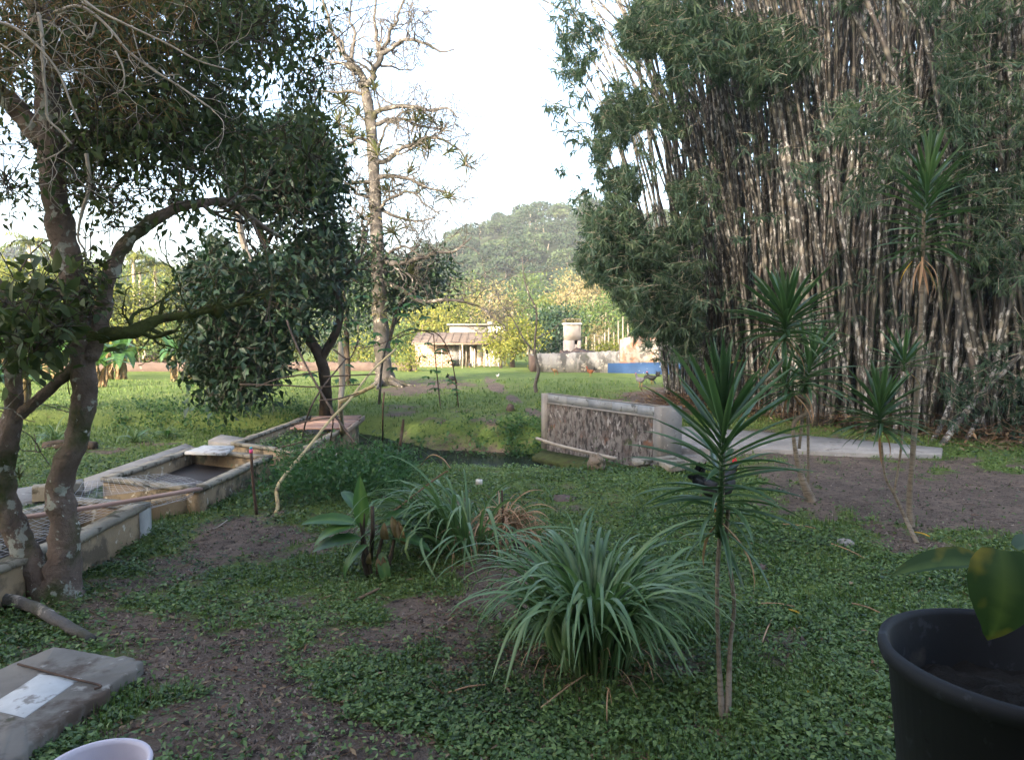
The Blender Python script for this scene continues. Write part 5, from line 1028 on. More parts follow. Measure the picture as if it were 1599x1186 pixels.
# ------------------------------------------------------------------ sapling in the middle
b0 = onG(838, 612); ST = thing('bare_sapling', 'thin leafless sapling with a forked curving stem before the white wall', 'sapling', b0); w = MB(); Ys = b0[1]
a, r_ = limb(w, [b0 + [0,0,-.05]] + PX([(836,600),(841,580),(838,565),(835,540),(838,500),(836,480),(824,455),(818,430),(815,400)], Ys), [.075,.07,.06,.05,.045,.04,.035,.03,.02,.012], 5, 7, lump=.12); along(a, r_, w, [], 5, .9, side_dir, .6, kids=(2,), wig=.5, minr=.01)
a, r_ = limb(w, PX([(839,563),(830,545),(818,530),(805,505),(795,490),(780,470),(770,440)], Ys), [.04,.035,.03,.025,.02,.015,.01], 5, 6); along(a, r_, w, [], 5, .8, side_dir, .4, kids=(2,), wig=.5, minr=.01)
limb(w, PX([(838,528),(850,522),(864,514),(876,502),(882,498)], Ys), [.02,.02,.018,.015,.012], 4, 5); w.build('stem', M['bark_grey'], ST, smooth=True)
# arch of bent rods with a vine
def rod(label, pts, Y, r, mat=M['rebar'], name='bent_rod', cat='rod', lump=.05, group=None, n=6):
    q = [t if isinstance(t, np.ndarray) else P(t[0], t[1], t[2] if len(t) > 2 else Y) for t in pts]; w = MB(); rr = np.linspace(r, r * .8, len(q)) if np.isscalar(r) else r; limb(w, q, rr, n, 6, lump=lump); o = w.build(name, mat, origin=tuple(q[0]), smooth=True); tag(o, label, cat, group); return o
Ya = onG(716, 636)[1]; Yz = Ya
rod('thin dark rod bent into an arch over the lawn', [onG(716, 636), (712,600), (706,565), (697,540), (684,522), (665,516), (645,519), (622,527)], Ya, .018)
rod('straight thin rod standing inside the arch', [onG(688, 638), (684,600), (680,560), (677,522)], Ya, .018)
rod('second arched branch reaching left over the lawn', [(677,522), (655,515), (632,517), (600,535), (560,545)], Ya, .014)
vl = MB(); vt = MB()
def vines(pts, L=.16, n=5):
    for p in pts:
        a = rng.random() * 6.28; c = np.array([math.cos(a), math.sin(a) * .6 - .3, -.25]); 
        for k in range(n): 
            an = a + (k - (n-1)/2) * .62; vl.leaves([p], [[math.cos(an), math.sin(an) * .8 - .2, -.3 + .1 * rng.normal()]], [[0, -.5, 1]], L * rng.uniform(.8, 1.1), L * .38, 'leaf')
        vt.sticks([p], [p + [rng.normal() * .05, .05, -.14]], .004)
vines([P(px + rng.normal() * 9, py + rng.normal() * 9, Ya) for px, py in ((684,540),(686,548),(690,560),(680,570),(684,585),(682,600),(700,605),(708,612),(694,596),(676,548),(690,575),(680,606),(700,598),(672,590))], .22)
vg = thing('climbing_vine', 'bright green vine with lobed leaves on the arched rods', 'vine', onG(686, 638)); vl.build('leaf_mass', M['vine'], vg, kind='stuff'); vt.build('vine_stem', M['twig_dark'], vg)
vl = MB(); vt = MB(); vines([P(px + rng.normal() * 14, py + rng.normal() * 12, 20) for px, py in ((640,470),(650,468),(630,480),(560,520),(575,535),(545,525),(590,510),(600,500),(625,500),(612,545),(615,560),(650,500),(470,560),(560,545),(480,540),(530,600),(560,590),(565,480),(665,498),(618,520))], .30, 6)
vg = thing('papaya_sapling', 'young tree with large lobed bright leaves before the bare trunk', 'sapling', P(585, 610, 20)); vl.build('leaf_mass', M['vine'], vg, kind='stuff'); limb(vt, [onG(592, 632), P(598, 560, 20), P(620, 490, 20)], [.04, .03, .02], 4, 6); vt.build('stem', M['bark_grey'], vg)

# ------------------------------------------------------------------ sticks and stakes by the tanks
rod('long pale bamboo pole bent at its foot, leaning over the weeds', [onG(431, 812), (434,790,7.2), (433,762,7.4), (450,735,7.8), (480,700,8.4), (516,655,9.2), (545,625,9.8), (580,580,10.8), (618,545,11.6)], 8, .022, M['bamboo_dry'], 'bamboo_pole', 'pole')
rod('brown stick crossing the bamboo pole', [onG(604, 760), (585,735,8.6), (560,700,8.9), (528,655,9.3), (500,610,9.7), (475,565,10), (455,520,10.2), (448,500,10.3)], 9, .018, M['twig_dark'], 'stick', 'stick')
rod('short thick pale bamboo piece held up by the crossed sticks', [(530,628,9.9), (550,618,10), (570,609,10), (585,602,10)], 9, [.036, .034, .033, .030], M['bamboo_dry'], 'bamboo_piece', 'bamboo')
for k, (pts, l) in enumerate((([(505,588),(545,586),(588,584)], 'uppermost of the thin dark level sticks'), ([(375,600),(430,601),(500,604),(562,600)], 'long dark level stick below the uppermost'), ([(498,625),(530,622),(560,613)], 'short level stick left of the thick bamboo piece'), ([(455,662),(500,654),(532,650)], 'dark stick resting along the boards'), ([(400,604),(440,590),(500,580)], 'thin slanting twig above the level sticks'), ([(430,700),(470,690),(512,676)], 'low dark stick over the far tank'), ([(520,545),(545,560),(560,530)], 'short forked stick near the dark trunk'))):
    rod(l, [(a_, b_, 9.4) for a_, b_ in pts], 9.4, .011, M['twig_dark'], 'stick', 'stick')
rod('upright weathered stick behind the crossed poles', [onG(537, 680), (532,640,10.8), (534,600,10.8), (533,560,10.8), (531,533,10.8)], 10, [.04,.04,.045,.05,.02], M['bark_pale'], 'stump_stick', 'stick')
rod('thin stick leaning left behind the far tank', [onG(470, 690), (480,650,10), (500,610,10), (540,560,10.4)], 10, .014, M['twig_dark'], 'stick', 'stick')
rod('thin brown upright behind the crossed sticks', [onG(512, 700), (520,660,10), (516,640,10)], 10, .012, M['rebar'], 'stick', 'stick')
rod('brown stake with a flared top on the bank of the stream', [onG(620, 724), (624,700,8.9), (628,672,8.9), (630,654,8.9)], 9, [.022,.018,.02,.014], M['rebar'], 'stake', 'stake')
rod('thin rusty stake standing in the grass left of the stream', [onG(597, 664), (598,640,13.3), (600,612,13.3)], 13, .018, M['rebar'], 'stake', 'stake')
g_ = onG(401, 812); T = thing('marker_stake', 'rusty stake with a pink and turquoise cap beside the middle tank', 'stake', g_); Ym = g_[1]
w = MB(); limb(w, [g_, P(396, 760, Ym), P(392, 708, Ym)], [.016, .015, .014], 4, 6, lump=.08); w.build('stake_rod', M['rebar'], T, smooth=True)
q = P(392, 704, Ym); w = MB(); w.tube([q + [0,0,-.02], q + [0,0,.02]], [.018, .018], 8); w.build('pink_cap', M['pink'], T); w = MB(); w.tube([q + [0,0,.021], q + [-.003,0,.042]], [.016, .012], 8); w.build('turquoise_tip', M['cyan'], T)
rod('bleached bone coloured stick on the bare soil', [onG(318, 832), onG(340, 830, .02), onG(355, 822, .03)], 7, .007, M['twig_pale'], 'stick', 'stick')
rod('thin arched dry stalk over the near bank', [onG(655, 722), (672,711,8.3), (690,715,8), (703,730,7.8)], 8, .008, M['straw'], 'dry_stalk', 'stalk')
rod('long dead reed leaning from the grass clump to the left', [P(612, 800, 5.6), P(650, 770, 5.7), P(690, 740, 5.8), P(700, 735, 5.8)], 6, .009, M['litter'], 'dead_reed', 'reed')
rod('rusty brown bark strip on the soil below the broad leaved plant', [onG(552, 940), onG(570, 935, .02), onG(592, 926, .02)], 5, .012, M['litter'], 'bark_strip', 'bark')
# fallen leaves one can point at
FL = [(1252, 968, .16, .024, 2.1, 'dracaena_yellow', 'long yellow fallen blade on the lawn right of the thin trunks'), (1327, 920, .10, .028, .9, 'banana_dead', 'curled orange brown fallen leaf on the right lawn'), (1320, 1158, .08, .028, .4, 'banana_dead', 'curled orange leaf near the lower edge right of centre'), (1206, 822, .02, .02, 0, 'dracaena_yellow', 'tiny yellow fallen flower on the right lawn'), (1260, 1090, .02, .02, 0, 'dracaena_yellow', 'tiny yellow fallen flower low on the right lawn'), (1345, 992, .06, .03, .3, 'litter', 'pale dry leaf beside the black pot'), (785, 1075, .12, .02, -1.1, 'litter', 'long dry leaf on the grass below the clump'), (1087, 1090, .05, .035, .6, 'banana_dead', 'pale brown fallen leaf left of the thin trunks'), (755, 920, .07, .04, .2, 'litter', 'dull fallen leaf on bare soil between the clumps'), (155, 968, .05, .025, .1, 'vine', 'fresh green fallen leaf near the tree foot'), (303, 1130, .07, .014, 1.3, 'litter', 'slim dry leaf on the bare soil in front'), (1425, 835, .2, .03, -1.0, 'dracaena_yellow', 'yellow blade leaning on the foot of the forked dracaena')]
for px, py, L, W, az, mt, l in FL:
    p = onG(px, py, .03); me = broad_leaf(L, W, .5, .4, 6, .1).mesh('fallen_leaf', M[mt], smooth=True); o = bpy.data.objects.new('fallen_leaf', me); COL.objects.link(o); o.location = tuple(p); o.rotation_euler = (rng.normal() * .15, -.1, az); tag(o, l, 'leaf')
for k, (a_, b_, l) in enumerate((((1222, 822), (1275, 831), 'straight pale straw lying on the lawn near the crooked dracaena'), ((1298, 856), (1352, 878), 'pale straw lying below the forked dracaena'), ((1185, 950), (1240, 955), 'thin straw beside the long yellow blade'), ((1190, 1010), (1205, 975), 'short dark twig on the bare patch of lawn'), ((700, 1085), (760, 1075), 'dry twig at the front of the big clump'), ((1330, 950), (1378, 966), 'thin brown twig left of the black pot'), ((845, 1110), (930, 1050), 'long dry stalk reaching out of the big clump'))):
    rod(l, [onG(*a_, .03), (onG(*a_, .04) + onG(*b_, .04)) / 2, onG(*b_, .03)], 5, .005, M['straw'], 'dry_stalk', 'straw')


# ------------------------------------------------------------------ far buildings
Yh = 54.0
def X2(px, Y): return (px - CX) / F * Y
def Z2(py, Y): return float(P(CX, py, Y)[2])
HX0, HX1 = X2(648, Yh), X2(792, Yh)
HO = thing('farm_shed', 'low cream farm building with a dusty lean-to roof and white upper wall', 'building', ((HX0 + HX1) / 2, Yh, 0))
ze = Z2(532, Yh); zr = Z2(519, Yh + 2.4); zu = Z2(508, Yh + 2.6)
def pane(mb, x0, x1, z0, z1, y, t=.12): return mb.box((x0, y, z0), (x1, y + t, z1))
# back wall of the porch, with openings left between its pieces
yb = Yh + 1.6
for (a_, b_, z0, z1, mt) in ((648, 712, 0, ze + .35, 'house_wall'), (712, 722, ze - .5, ze + .35, 'house_wall'), (722, 745, 0, ze + .35, 'house_wall')): pane(MB(), X2(a_, yb), X2(b_, yb) - .01, z0 - .2, z1, yb).build('back_wall', M[mt], HO)
pane(MB(), X2(712, yb), X2(722, yb), -.2, ze - .5, yb + .4).build('doorway_shade_panel', M['inner_shade'], HO)  # near-black panel stands for the shade inside the doorway
pane(MB(), X2(745, yb), X2(790, yb), -.2, ze - 1.25, yb - .3).build('front_wall', M['house_wall'], HO); pane(MB(), X2(745, yb), X2(754, yb), ze - 1.24, ze + .2, yb - .3).build('front_wall', M['house_white'], HO)
pane(MB(), X2(754, yb), X2(766, yb), ze - 1.24, ze + .2, yb + .2).build('window_shade_panel', M['inner_shade'], HO); pane(MB(), X2(766, yb), X2(790, yb), ze - 1.24, ze + .2, yb - .28).build('front_wall', M['house_wall'], HO)  # the recessed panel is coloured dark for shade inside the window
for px in (718, 738, 757, 769, 779): MB().box((X2(px, Yh) - .06, Yh + .1, -.2), (X2(px, Yh) + .06, Yh + .22, ze)).build('porch_post', M['house_white'], HO)
MB().box((X2(700, Yh), Yh + .2, -.2), (X2(716, Yh), Yh + .5, ze - .25)).build('stained_panel', M['ruin'], HO)
pane(MB(), X2(755, Yh), X2(786, Yh), -.2, .95, Yh + .5).build('parapet', M['house_white'], HO)
# low brick wall in courses
bw_, bh_ = .32, .14; xx0, xx1 = X2(655, 53), X2(702, 53)
bmesh_ = MB().box((0, 0, 0), (bw_ - .02, .15, bh_ - .015)).mesh('brick', M['brick'])
for r_ in range(7):
    x = xx0 + (bw_ / 2 if r_ % 2 else 0)
    while x < xx1: inst('brick', bmesh_, HO, Matrix.Translation((x - HO.location[0], 53 - HO.location[1], r_ * bh_ - .05))); x += bw_
MB().box((xx0, 53.02, -.1), (xx1, 53.13, 6 * bh_)).build('brick_backing', M['house_wall'], HO)
# corrugated lean-to roof: separate sheets
ns = 12
for i in range(ns):
    x0 = X2(646, Yh) + (X2(788, Yh) - X2(646, Yh)) * i / ns; x1 = X2(646, Yh) + (X2(788, Yh) - X2(646, Yh)) * (i + 1) / ns + .04; n_ = 9; xs = np.linspace(x0, x1, n_); zz = .03 * np.cos(np.arange(n_) * math.pi) + (i % 2) * .012
    V = np.r_[np.c_[xs, np.full(n_, Yh - 1.1), ze - .12 + zz], np.c_[xs, np.full(n_, Yh + 2.4), zr + zz]]; V = np.r_[V, V - [0, 0, .04]]
    Q = [(k, k+1, n_+k+1, n_+k) for k in range(n_-1)] + [(2*n_+k+1, 2*n_+k, 3*n_+k, 3*n_+k+1) for k in range(n_-1)] + [(k+1, k, 2*n_+k, 2*n_+k+1) for k in range(n_-1)]
    w = MB(); w.add(V, Q); w.build('roof_sheet', M['house_roof'], HO)
MB().box((X2(646, Yh), Yh - 1.12, ze - .30), (X2(788, Yh), Yh - 1.06, ze - .17)).build('eaves_board', M['plank'], HO)
MB().box((X2(702, Yh + 2.5), Yh + 2.5, 0), (X2(760, Yh + 2.5), Yh + 7, zu)).build('upper_wall', M['concrete'], HO)
MB().box((X2(769, Yh + 2.5), Yh + 2.5, 0), (X2(788, Yh + 2.5), Yh + 7, zu)).build('upper_wall', M['house_white'], HO)
MB().box((X2(762, Yh + 2.5), Yh + 2.45, 0), (X2(768, Yh + 2.5), Yh + 7, zu + .3)).build('pillar', M['house_white'], HO)
MB().box((X2(698, Yh + 2.3), Yh + 2.2, zu + .01), (X2(792, Yh + 2.3), Yh + 7.3, zu + .13)).build('roof_slab', M['concrete'], HO)
# tank tower
M['tower'] = stone('pale_tower_render', (.27,.24,.22), (.36,.33,.31), .9, [((.17,.15,.13), 1.6, .56, .1, (1,1,.5))], .9, .3, 8, .01)
Yw = 47.0; T = thing('water_tower', 'square pale rendered tower with a small dark opening behind the white wall', 'tower', (X2(895, Yw), Yw, 0)); x0, x1 = X2(881, Yw), X2(907, Yw); zt = Z2(507, Yw)
MB().box((x0, Yw, -.2), (X2(897, Yw), Yw + 1.2, Z2(531, Yw) - .003)).build('tower_wall', M['tower'], T)
MB().box((X2(897, Yw) + .01, Yw + .3, -.2), (X2(902, Yw) - .01, Yw + 1.2, Z2(531, Yw) )).build('opening_shade_box', M['inner_shade'], T)  # solid dark box standing in for shade within the opening
MB().box((X2(902, Yw), Yw, -.2), (x1, Yw + 1.2, Z2(531, Yw) - .003)).build('tower_wall', M['tower'], T)
MB().box((x0, Yw, Z2(531, Yw)), (x1, Yw + 1.2, zt)).build('tower_top', M['tower'], T); MB().box((x0 - .06, Yw - .08, zt + .01), (x1 + .06, Yw + 1.3, zt + .12)).build('cornice', M['house_white'], T)
MB().box((X2(897, Yw) + .003, Yw + .02, -.2), (X2(902, Yw) - .003, Yw + .25, Z2(537.5, Yw))).build('sill', M['tower'], T)
for px in (882, 905): MB().box((X2(px, Yw), Yw, zt + .12), (X2(px, Yw) + .07, Yw + .07, zt + .36)).build('rail_post', M['tank_rim'], T)
MB().box((x0, Yw, zt + .37), (x1, Yw + .07, zt + .42)).build('rail', M['tank_rim'], T)
w = MB(); n = 260; pts = np.c_[rng.uniform(x0, x1, n), Yw + .2 + rng.random(n), np.full(n, zt + .12)]; w.leaves(pts, rng.normal(size=(n, 3)) * .5 + [0, 0, 1], rng.normal(size=(n, 3)), .35, .06, 'quad'); tag(w.build('roof_weeds', M['leaf_tan']), 'dry weeds growing on top of the tower', 'weeds', kind='stuff')
# white ruined wall
Yv = onG(829, 577)[1]; Yv2 = 44.0
def wallrun(T, name, mat, px0, px1, ptop, pbot, Ya_, Yb_, t=.35, rough=.06, n=40, base=None):
    u = np.linspace(0, 1, n); xs = np.array([X2(px0 + (px1 - px0) * a, Ya_ + (Yb_ - Ya_) * a) for a in u]); ys = Ya_ + (Yb_ - Ya_) * u; tops = np.array([Z2(np.interp(px0 + (px1 - px0) * a, [p[0] for p in ptop], [p[1] for p in ptop]), y) for a, y in zip(u, ys)]) + rng.normal(0, rough, n)
    V = np.r_[np.c_[xs, ys, np.full(n, -.2 if base is None else base)], np.c_[xs, ys + rng.normal(0, .01, n), tops], np.c_[xs, ys + t, tops + .02], np.c_[xs, ys + t, np.full(n, -.2)]]
    Q = [(r_*n+e, r_*n+e+1, ((r_+1) % 4)*n+e+1, ((r_+1) % 4)*n+e) for e in range(n-1) for r_ in range(4)] + [(0, n, 2*n, 3*n), (n-1, 4*n-1, 3*n-1, 2*n-1)]
    w = MB(); w.add(V, Q); return w.build(name, mat, T)
T = thing('ruined_wall', 'long mouldy whitewashed wall ruin with a blue painted base at its right', 'wall', (X2(900, Yv2), Yv2, 0))
wallrun(T, 'low_wall', M['ruin'], 829, 968, [(829, 553), (900, 551), (968, 548)], None, 43.5, 42, rough=.025)
wallrun(T, 'high_wall', M['ruin_red'], 968.3, 1075, [(968, 530), (985, 525), (1075, 526)], None, 41.9, 40, rough=.03)
MB().add([(X2(949, 42.2) , 42.15, -.2), (X2(1075, 39.9), 39.9, -.2), (X2(1075, 39.9), 39.9, Z2(565, 39.9)), (X2(949, 42.2), 42.15, Z2(567, 42.1)), (X2(949, 42.2), 42.4, -.2), (X2(1075, 39.9), 40.2, -.2), (X2(1075, 39.9), 40.2, Z2(565, 39.9)), (X2(949, 42.2), 42.4, Z2(567, 42.1))], [(0,1,2,3),(3,2,6,7),(4,7,6,5),(0,3,7,4),(1,5,6,2)]).build('blue_base', M['blue_paint'], T)
T2_ = MB(); q = [(X2(829, 43.4), 43.4), (X2(829, 43.4) + .35, 43.4), (X2(829, 43.4) + .35, 50), (X2(829, 43.4), 50)]; T2_.prism(q, -.2, Z2(555, 43.4)); tag(T2_.build('ruin_end_wall', M['wall_brown'], origin=(q[0][0], 43.4, 0)), 'dark mossy end face of the white ruin', 'wall')
# roof rubble behind
T = thing('fallen_roof', 'grey heap of fallen roof tiles between the white wall and the tower', 'rubble', (X2(900, 45), 45.4, 0)); tm = MB().box((-.3, -.2, 0), (.3, .2, .04)).mesh('tile', M['wall_brown'])
for i in range(160):
    u = rng.random(); v = rng.random(); x = X2(862 + 100 * u, 45.4); hp = .45 + .75 * math.sin(math.pi * min(1, u * .9 + .1)) * v; inst('tile', tm, T, Matrix.Translation((x - T.location[0], v * 2.2 - .9, hp + .10)) @ Matrix.Rotation(rng.normal() * .25 + .3, 4, 'X') @ Matrix.Rotation(rng.normal() * .2, 4, 'Y') @ Matrix.Rotation(rng.normal() * .4, 4, 'Z'))
w = MB(); V = [(X2(860, 44.6), 44.6, -.1), (X2(966, 44.2), 44.2, -.1), (X2(955, 47), 47, 1.15), (X2(880, 47), 47, 1.15)]; w.add(V + [(X2(880, 48), 48, -.1), (X2(955, 48), 48, -.1)], [(0,1,2,3),(3,2,5,4)]); w.F.append(np.array([(0,3,4),(1,5,2)])); w.build('rubble_core', M['wall_brown'], T)
# posts near the house and by the field beyond
fp = MB().tube([(0, 0, -.2), (.02, 0, .7), (0, .02, 1.5)], [.07, .06, .05], 6, lump=.1).mesh('fence_post', M['bark_pale'], smooth=True)
for i, (px, Y, s) in enumerate([(735,51,1),(741,51,.9),(722,51,1.1),(728,51.5,.8),(756,52,1),(766,52,1),(775,53,.8),(690,51,.9),(915,52,1.5),(928,52,1.6),(935,52,1.4),(944,51,1.7),(950,50,1.9),(958,49,1.7),(965,48,2.2),(972,48,2.4),(980,48,2.2),(940,50,1.5)]):
    o = bpy.data.objects.new('fence_post', fp); COL.objects.link(o); o.location = (X2(px, Y), Y, 0); o.scale = (1, 1, s)
    tag(o, 'thin wooden fence post before the farm building' if px < 800 else 'slender pale post in the field right of the tower', 'post', 'fence posts before the farm building' if px < 800 else 'pale posts right of the tower')
# long dark garden wall at the left and tiled shed behind it
for (a_, b_, Y, t0, l) in ((95, 400, 44, 566, 'long low dark wall behind the banana plants'), (410, 585, 45, 565, 'long low dark wall between the dark tree and the bare trunk'), (611, 650, 46, 566, 'short dark wall piece right of the bare trunk')):
    T = thing('garden_wall', l, 'wall', (X2((a_+b_)/2, Y), Y, 0)); wallrun(T, 'wall_body', M['wall_brown'], a_, b_, [(a_, t0), (b_, t0 + 1)], None, Y, Y, .3, .03)
T = thing('tiled_shed', 'low shed with an orange tiled roof behind the dark garden wall', 'shed', (X2(270, 52), 52, 0)); zz0, zz1 = Z2(562, 52), Z2(540, 55)
MB().box((X2(228, 52), 52.3, 0), (X2(318, 52), 54, zz0 - .02)).build('shed_wall', M['house_wall'], T); n_ = 30
tlm = MB().tube([(0, 0, 0), (0, 1, .001)], [.09, .09], 6).mesh('roof_tile', M['tile'])
x0, x1 = X2(226, 52), X2(320, 52); ln = math.hypot(3, zz1 - zz0)
w = MB(); w.add([(x0, 51.8, zz0), (x1, 51.8, zz0), (x1, 55, zz1), (x0, 55, zz1), (x0, 56, 0), (x1, 56, 0)], [(0,1,2,3),(3,2,5,4)]); w.build('roof_deck', M['tile'], T)
for i in range(n_): 
    for j in range(3): inst('roof_tile', tlm, T, Matrix.Translation((x0 + (x1 - x0) * (i + .5) / n_ - T.location[0], 51.75 + j * 1.05 - T.location[1], zz0 + (zz1 - zz0) * j / 3 + .03)) @ Matrix.Rotation(math.atan2(zz1 - zz0, 3.2), 4, 'X') @ Matrix.Scale(1.06, 4, (0, 1, 0)))
# ------------------------------------------------------------------ banana plants
BN = [broad_leaf(1.9, .50, b_, .18, 14, .16, .75, .1, i).mesh('leaf', M['banana_leaf'], smooth=True) for i, b_ in enumerate((.7, 1.3, 1.9, 2.4))]
BD = [broad_leaf(1.1, .22, b_, .8, 8, .6, .8, .1, i + 4).mesh('dry_leaf', M['banana_dead'], smooth=True) for i, b_ in enumerate((.3, .8))]
M['pseudo'] = stone('brown_green_banana_stem', (.09,.08,.035), (.20,.14,.08), 2.5, [((.10,.06,.035), 3, .55, .08)], .8, .5, 12, .02)
def banana(label, p, s, nstem=2, dead=5, nl=6):
    T = thing('banana_plant', label, 'banana plant', p, 'banana plants along the left lawn'); MI = Matrix.Translation(-T.location)
    for k in range(nstem):
        b0 = np.asarray(p) + [rng.normal() * .35 * s, rng.normal() * .2 * s, 0]; h = rng.uniform(.9, 1.5) * s; top = b0 + [rng.normal() * .12, rng.normal() * .1, h]
        w = MB(); limb(w, [b0, (b0 + top) / 2, top], [.16 * s, .13 * s, .07 * s], 3, 8, lump=.12); w.build('pseudostem', M['pseudo'], T, smooth=True)
        for i in range(nl):
            az = i * 2.4 + rng.normal() * .3; el = rng.uniform(.5, 1.35); inst('leaf', BN[rng.integers(4)], T, MI @ frame(top, (math.cos(az) * math.cos(el), math.sin(az) * math.cos(el), math.sin(el)), (0, 0, 1), s * rng.uniform(.6, 1.0)))
        for i in range(dead):
            az = rng.random() * 6.28; inst('dry_leaf', BD[rng.integers(2)], T, MI @ frame(top + [0, 0, -.1 * i * s * .6], (math.cos(az) * .35, math.sin(az) * .35 - .1, -1), (math.cos(az), math.sin(az), .2), s * rng.uniform(.6, .95)))
    return T
banana('banana plant with sunlit dead leaves behind the left trunk', onG(185, 592), 1.05, 3, 8, 6)
banana('banana plant left of the trunk with dry pink brown leaves', onG(90, 590), 1.1, 2, 8, 5)
banana('banana plant further along the dark wall', onG(280, 594), 1.0, 2, 7, 4)
banana('banana plant at the far left edge of the lawn', onG(20, 596), 1.3, 2, 6, 6)
banana('short banana plant with brown stems just left of the trunk', onG(160, 604), .8, 2, 7, 4)
banana('banana plant half hidden by the drooping dark tree', onG(392, 582), .7, 1, 4, 4)
banana('large leaved banana plant near the left edge before the hedge', onG(-20, 660), .8, 2, 3, 7)
banana('big leaved banana plant beside the left leaning trunk', onG(30, 640), .75, 2, 4, 6)
for i, (px, py, s) in enumerate(((210, 690, .42), (262, 684, .35), (85, 692, .45), (300, 604, .5))):
    p = onG(px, py); T = thing('grassy_plant', ['tufted plant with one bright leaf on the ditch bank', 'spiky tuft on the ditch bank right of its neighbour', 'spiky tuft left of the tree trunk by the ditch', 'low broad leaved plant on the sunlit lawn'][i], 'plant', p); MI = Matrix.Translation(-T.location)
    for k in range(34): az = rng.random() * 6.28; el = rng.uniform(.5, 1.4); L = rng.uniform(.5, .9) * s * 1.6; inst('blade', BM[rng.integers(1, 9)], T, MI @ frame(p, (math.cos(az) * math.cos(el), math.sin(az) * math.cos(el), math.sin(el)), (0, 0, 1), (L, L * 1.6, L)))
    for k in range(3): az = rng.random() * 6.28; inst('leaf', BN[k], T, MI @ frame(p + [0, 0, .05], (math.cos(az) * .7, math.sin(az) * .7, .7), (0, 0, 1), s * .5))
# ------------------------------------------------------------------ weeds on the bank by the tanks
lv = MB(); tw = MB(); pts = region([(400,800),(420,760),(470,710),(560,690),(600,660),(640,690),(640,740),(600,770),(520,790),(450,815)], 230, 7.2, 9.4, 0)
pts[:, 2] = H(pts[:, 0], pts[:, 1]) + rng.uniform(.05, .34, len(pts)); canopy(pts, 16, .065, .034, .09, .0, -.1, 'quad', lv, twm=tw)
a_ = region([(470,690),(560,650),(640,640),(640,740),(560,760)], 60, 8, 10.5, 0); a_[:, 2] = H(a_[:, 0], a_[:, 1]) + .1; canopy(a_, 18, .07, .04, .10, .1, -.1, 'quad', lv, twm=tw)
M['weed'] = leafmat('weed_leaf', [(.02,.055,.022),(.035,.09,.03),(.055,.13,.038),(.085,.17,.045)], .3, .5)
tag(lv.build('bank_weeds', M['weed']), kind='stuff'); tag(tw.build('weed_stems', M['vine']), kind='stuff')
lv = MB(); tw = MB(); pts = np.concatenate([region([(640,700),(700,690),(800,680),(850,690),(900,720),(850,730),(800,712),(700,705)], 150, 14.2, 16.4, 0), region([(200,640),(480,620),(480,640),(350,665),(160,668)], 170, 16, 19, 0)]); pts[:, 2] = H(pts[:, 0], pts[:, 1]) + .07 + .1 * rng.random(len(pts))
canopy(pts, 18, .09, .05, .12, 0, .2, 'quad', lv, twm=tw); pts = region([(870,732),(900,715),(960,712),(1010,722),(1010,735),(900,745)], 40, 10.2, 11.5, 0); pts[:, 2] = H(pts[:, 0], pts[:, 1]) + .05; canopy(pts, 18, .06, .035, .09, 0, .2, 'quad', lv, twm=tw)
tag(lv.build('stream_bank_weeds', M['weed']), kind='stuff'); tag(tw.build('stream_weed_stems', M['vine']), kind='stuff')

# ------------------------------------------------------------------ trees of the middle distance
def mtree(label, px, top, bot, wpx, Y, leafm, bark='bark_pale', n=1500, ls=.35, name='broad_tree', tone=None, lean=0, ground=True, tr=.10, group='trees beyond the lawn'):
    xt = X2(px, Y); zt_ = Z2(top, Y); zb_ = Z2(bot, Y); rx = wpx / F * Y / 2; rz = max(.4, (zt_ - zb_) / 2); c = (xt, Y, (zt_ + zb_) / 2)
    cr = [(c, (rx, rx * .9, rz)), ((xt - rx * .4, Y - .3, c[2] - rz * .25), (rx * .6, rx * .6, rz * .6)), ((xt + rx * .45, Y, c[2] + rz * .3), (rx * .55, rx * .6, rz * .55))]
    return tree_from(name, label, [(xt + lean, Y, -.3), (xt + lean * .4, Y, c[2] * .5), (xt, Y, c[2] + rz * .2)], [tr * 1.5, tr, tr * .5], cr, leafm, M[bark], n, ls, group, 'quad', 14, tone=tone)
FAR, MID, TAN, DRK = M['leaf_far'], M['leaf_mid'], M['leaf_tan'], M['leaf_dark']
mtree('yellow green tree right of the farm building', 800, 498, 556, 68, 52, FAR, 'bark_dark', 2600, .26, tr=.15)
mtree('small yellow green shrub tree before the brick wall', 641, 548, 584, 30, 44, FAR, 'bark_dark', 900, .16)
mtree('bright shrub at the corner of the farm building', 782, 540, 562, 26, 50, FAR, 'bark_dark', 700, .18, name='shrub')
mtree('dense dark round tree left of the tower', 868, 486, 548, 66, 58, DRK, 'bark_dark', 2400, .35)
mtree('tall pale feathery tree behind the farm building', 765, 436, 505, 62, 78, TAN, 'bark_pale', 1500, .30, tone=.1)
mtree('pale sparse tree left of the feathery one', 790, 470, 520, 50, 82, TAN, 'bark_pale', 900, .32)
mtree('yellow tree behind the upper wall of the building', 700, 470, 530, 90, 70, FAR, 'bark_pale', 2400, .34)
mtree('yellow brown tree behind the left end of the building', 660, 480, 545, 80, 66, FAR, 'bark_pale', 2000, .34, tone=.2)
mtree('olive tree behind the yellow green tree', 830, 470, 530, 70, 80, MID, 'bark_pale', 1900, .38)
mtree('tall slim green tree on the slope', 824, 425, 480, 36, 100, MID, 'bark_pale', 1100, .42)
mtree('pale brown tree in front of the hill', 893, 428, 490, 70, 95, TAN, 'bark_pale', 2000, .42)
mtree('tall straw coloured tree near the bamboo', 925, 430, 520, 60, 88, TAN, 'bark_pale', 1700, .40)
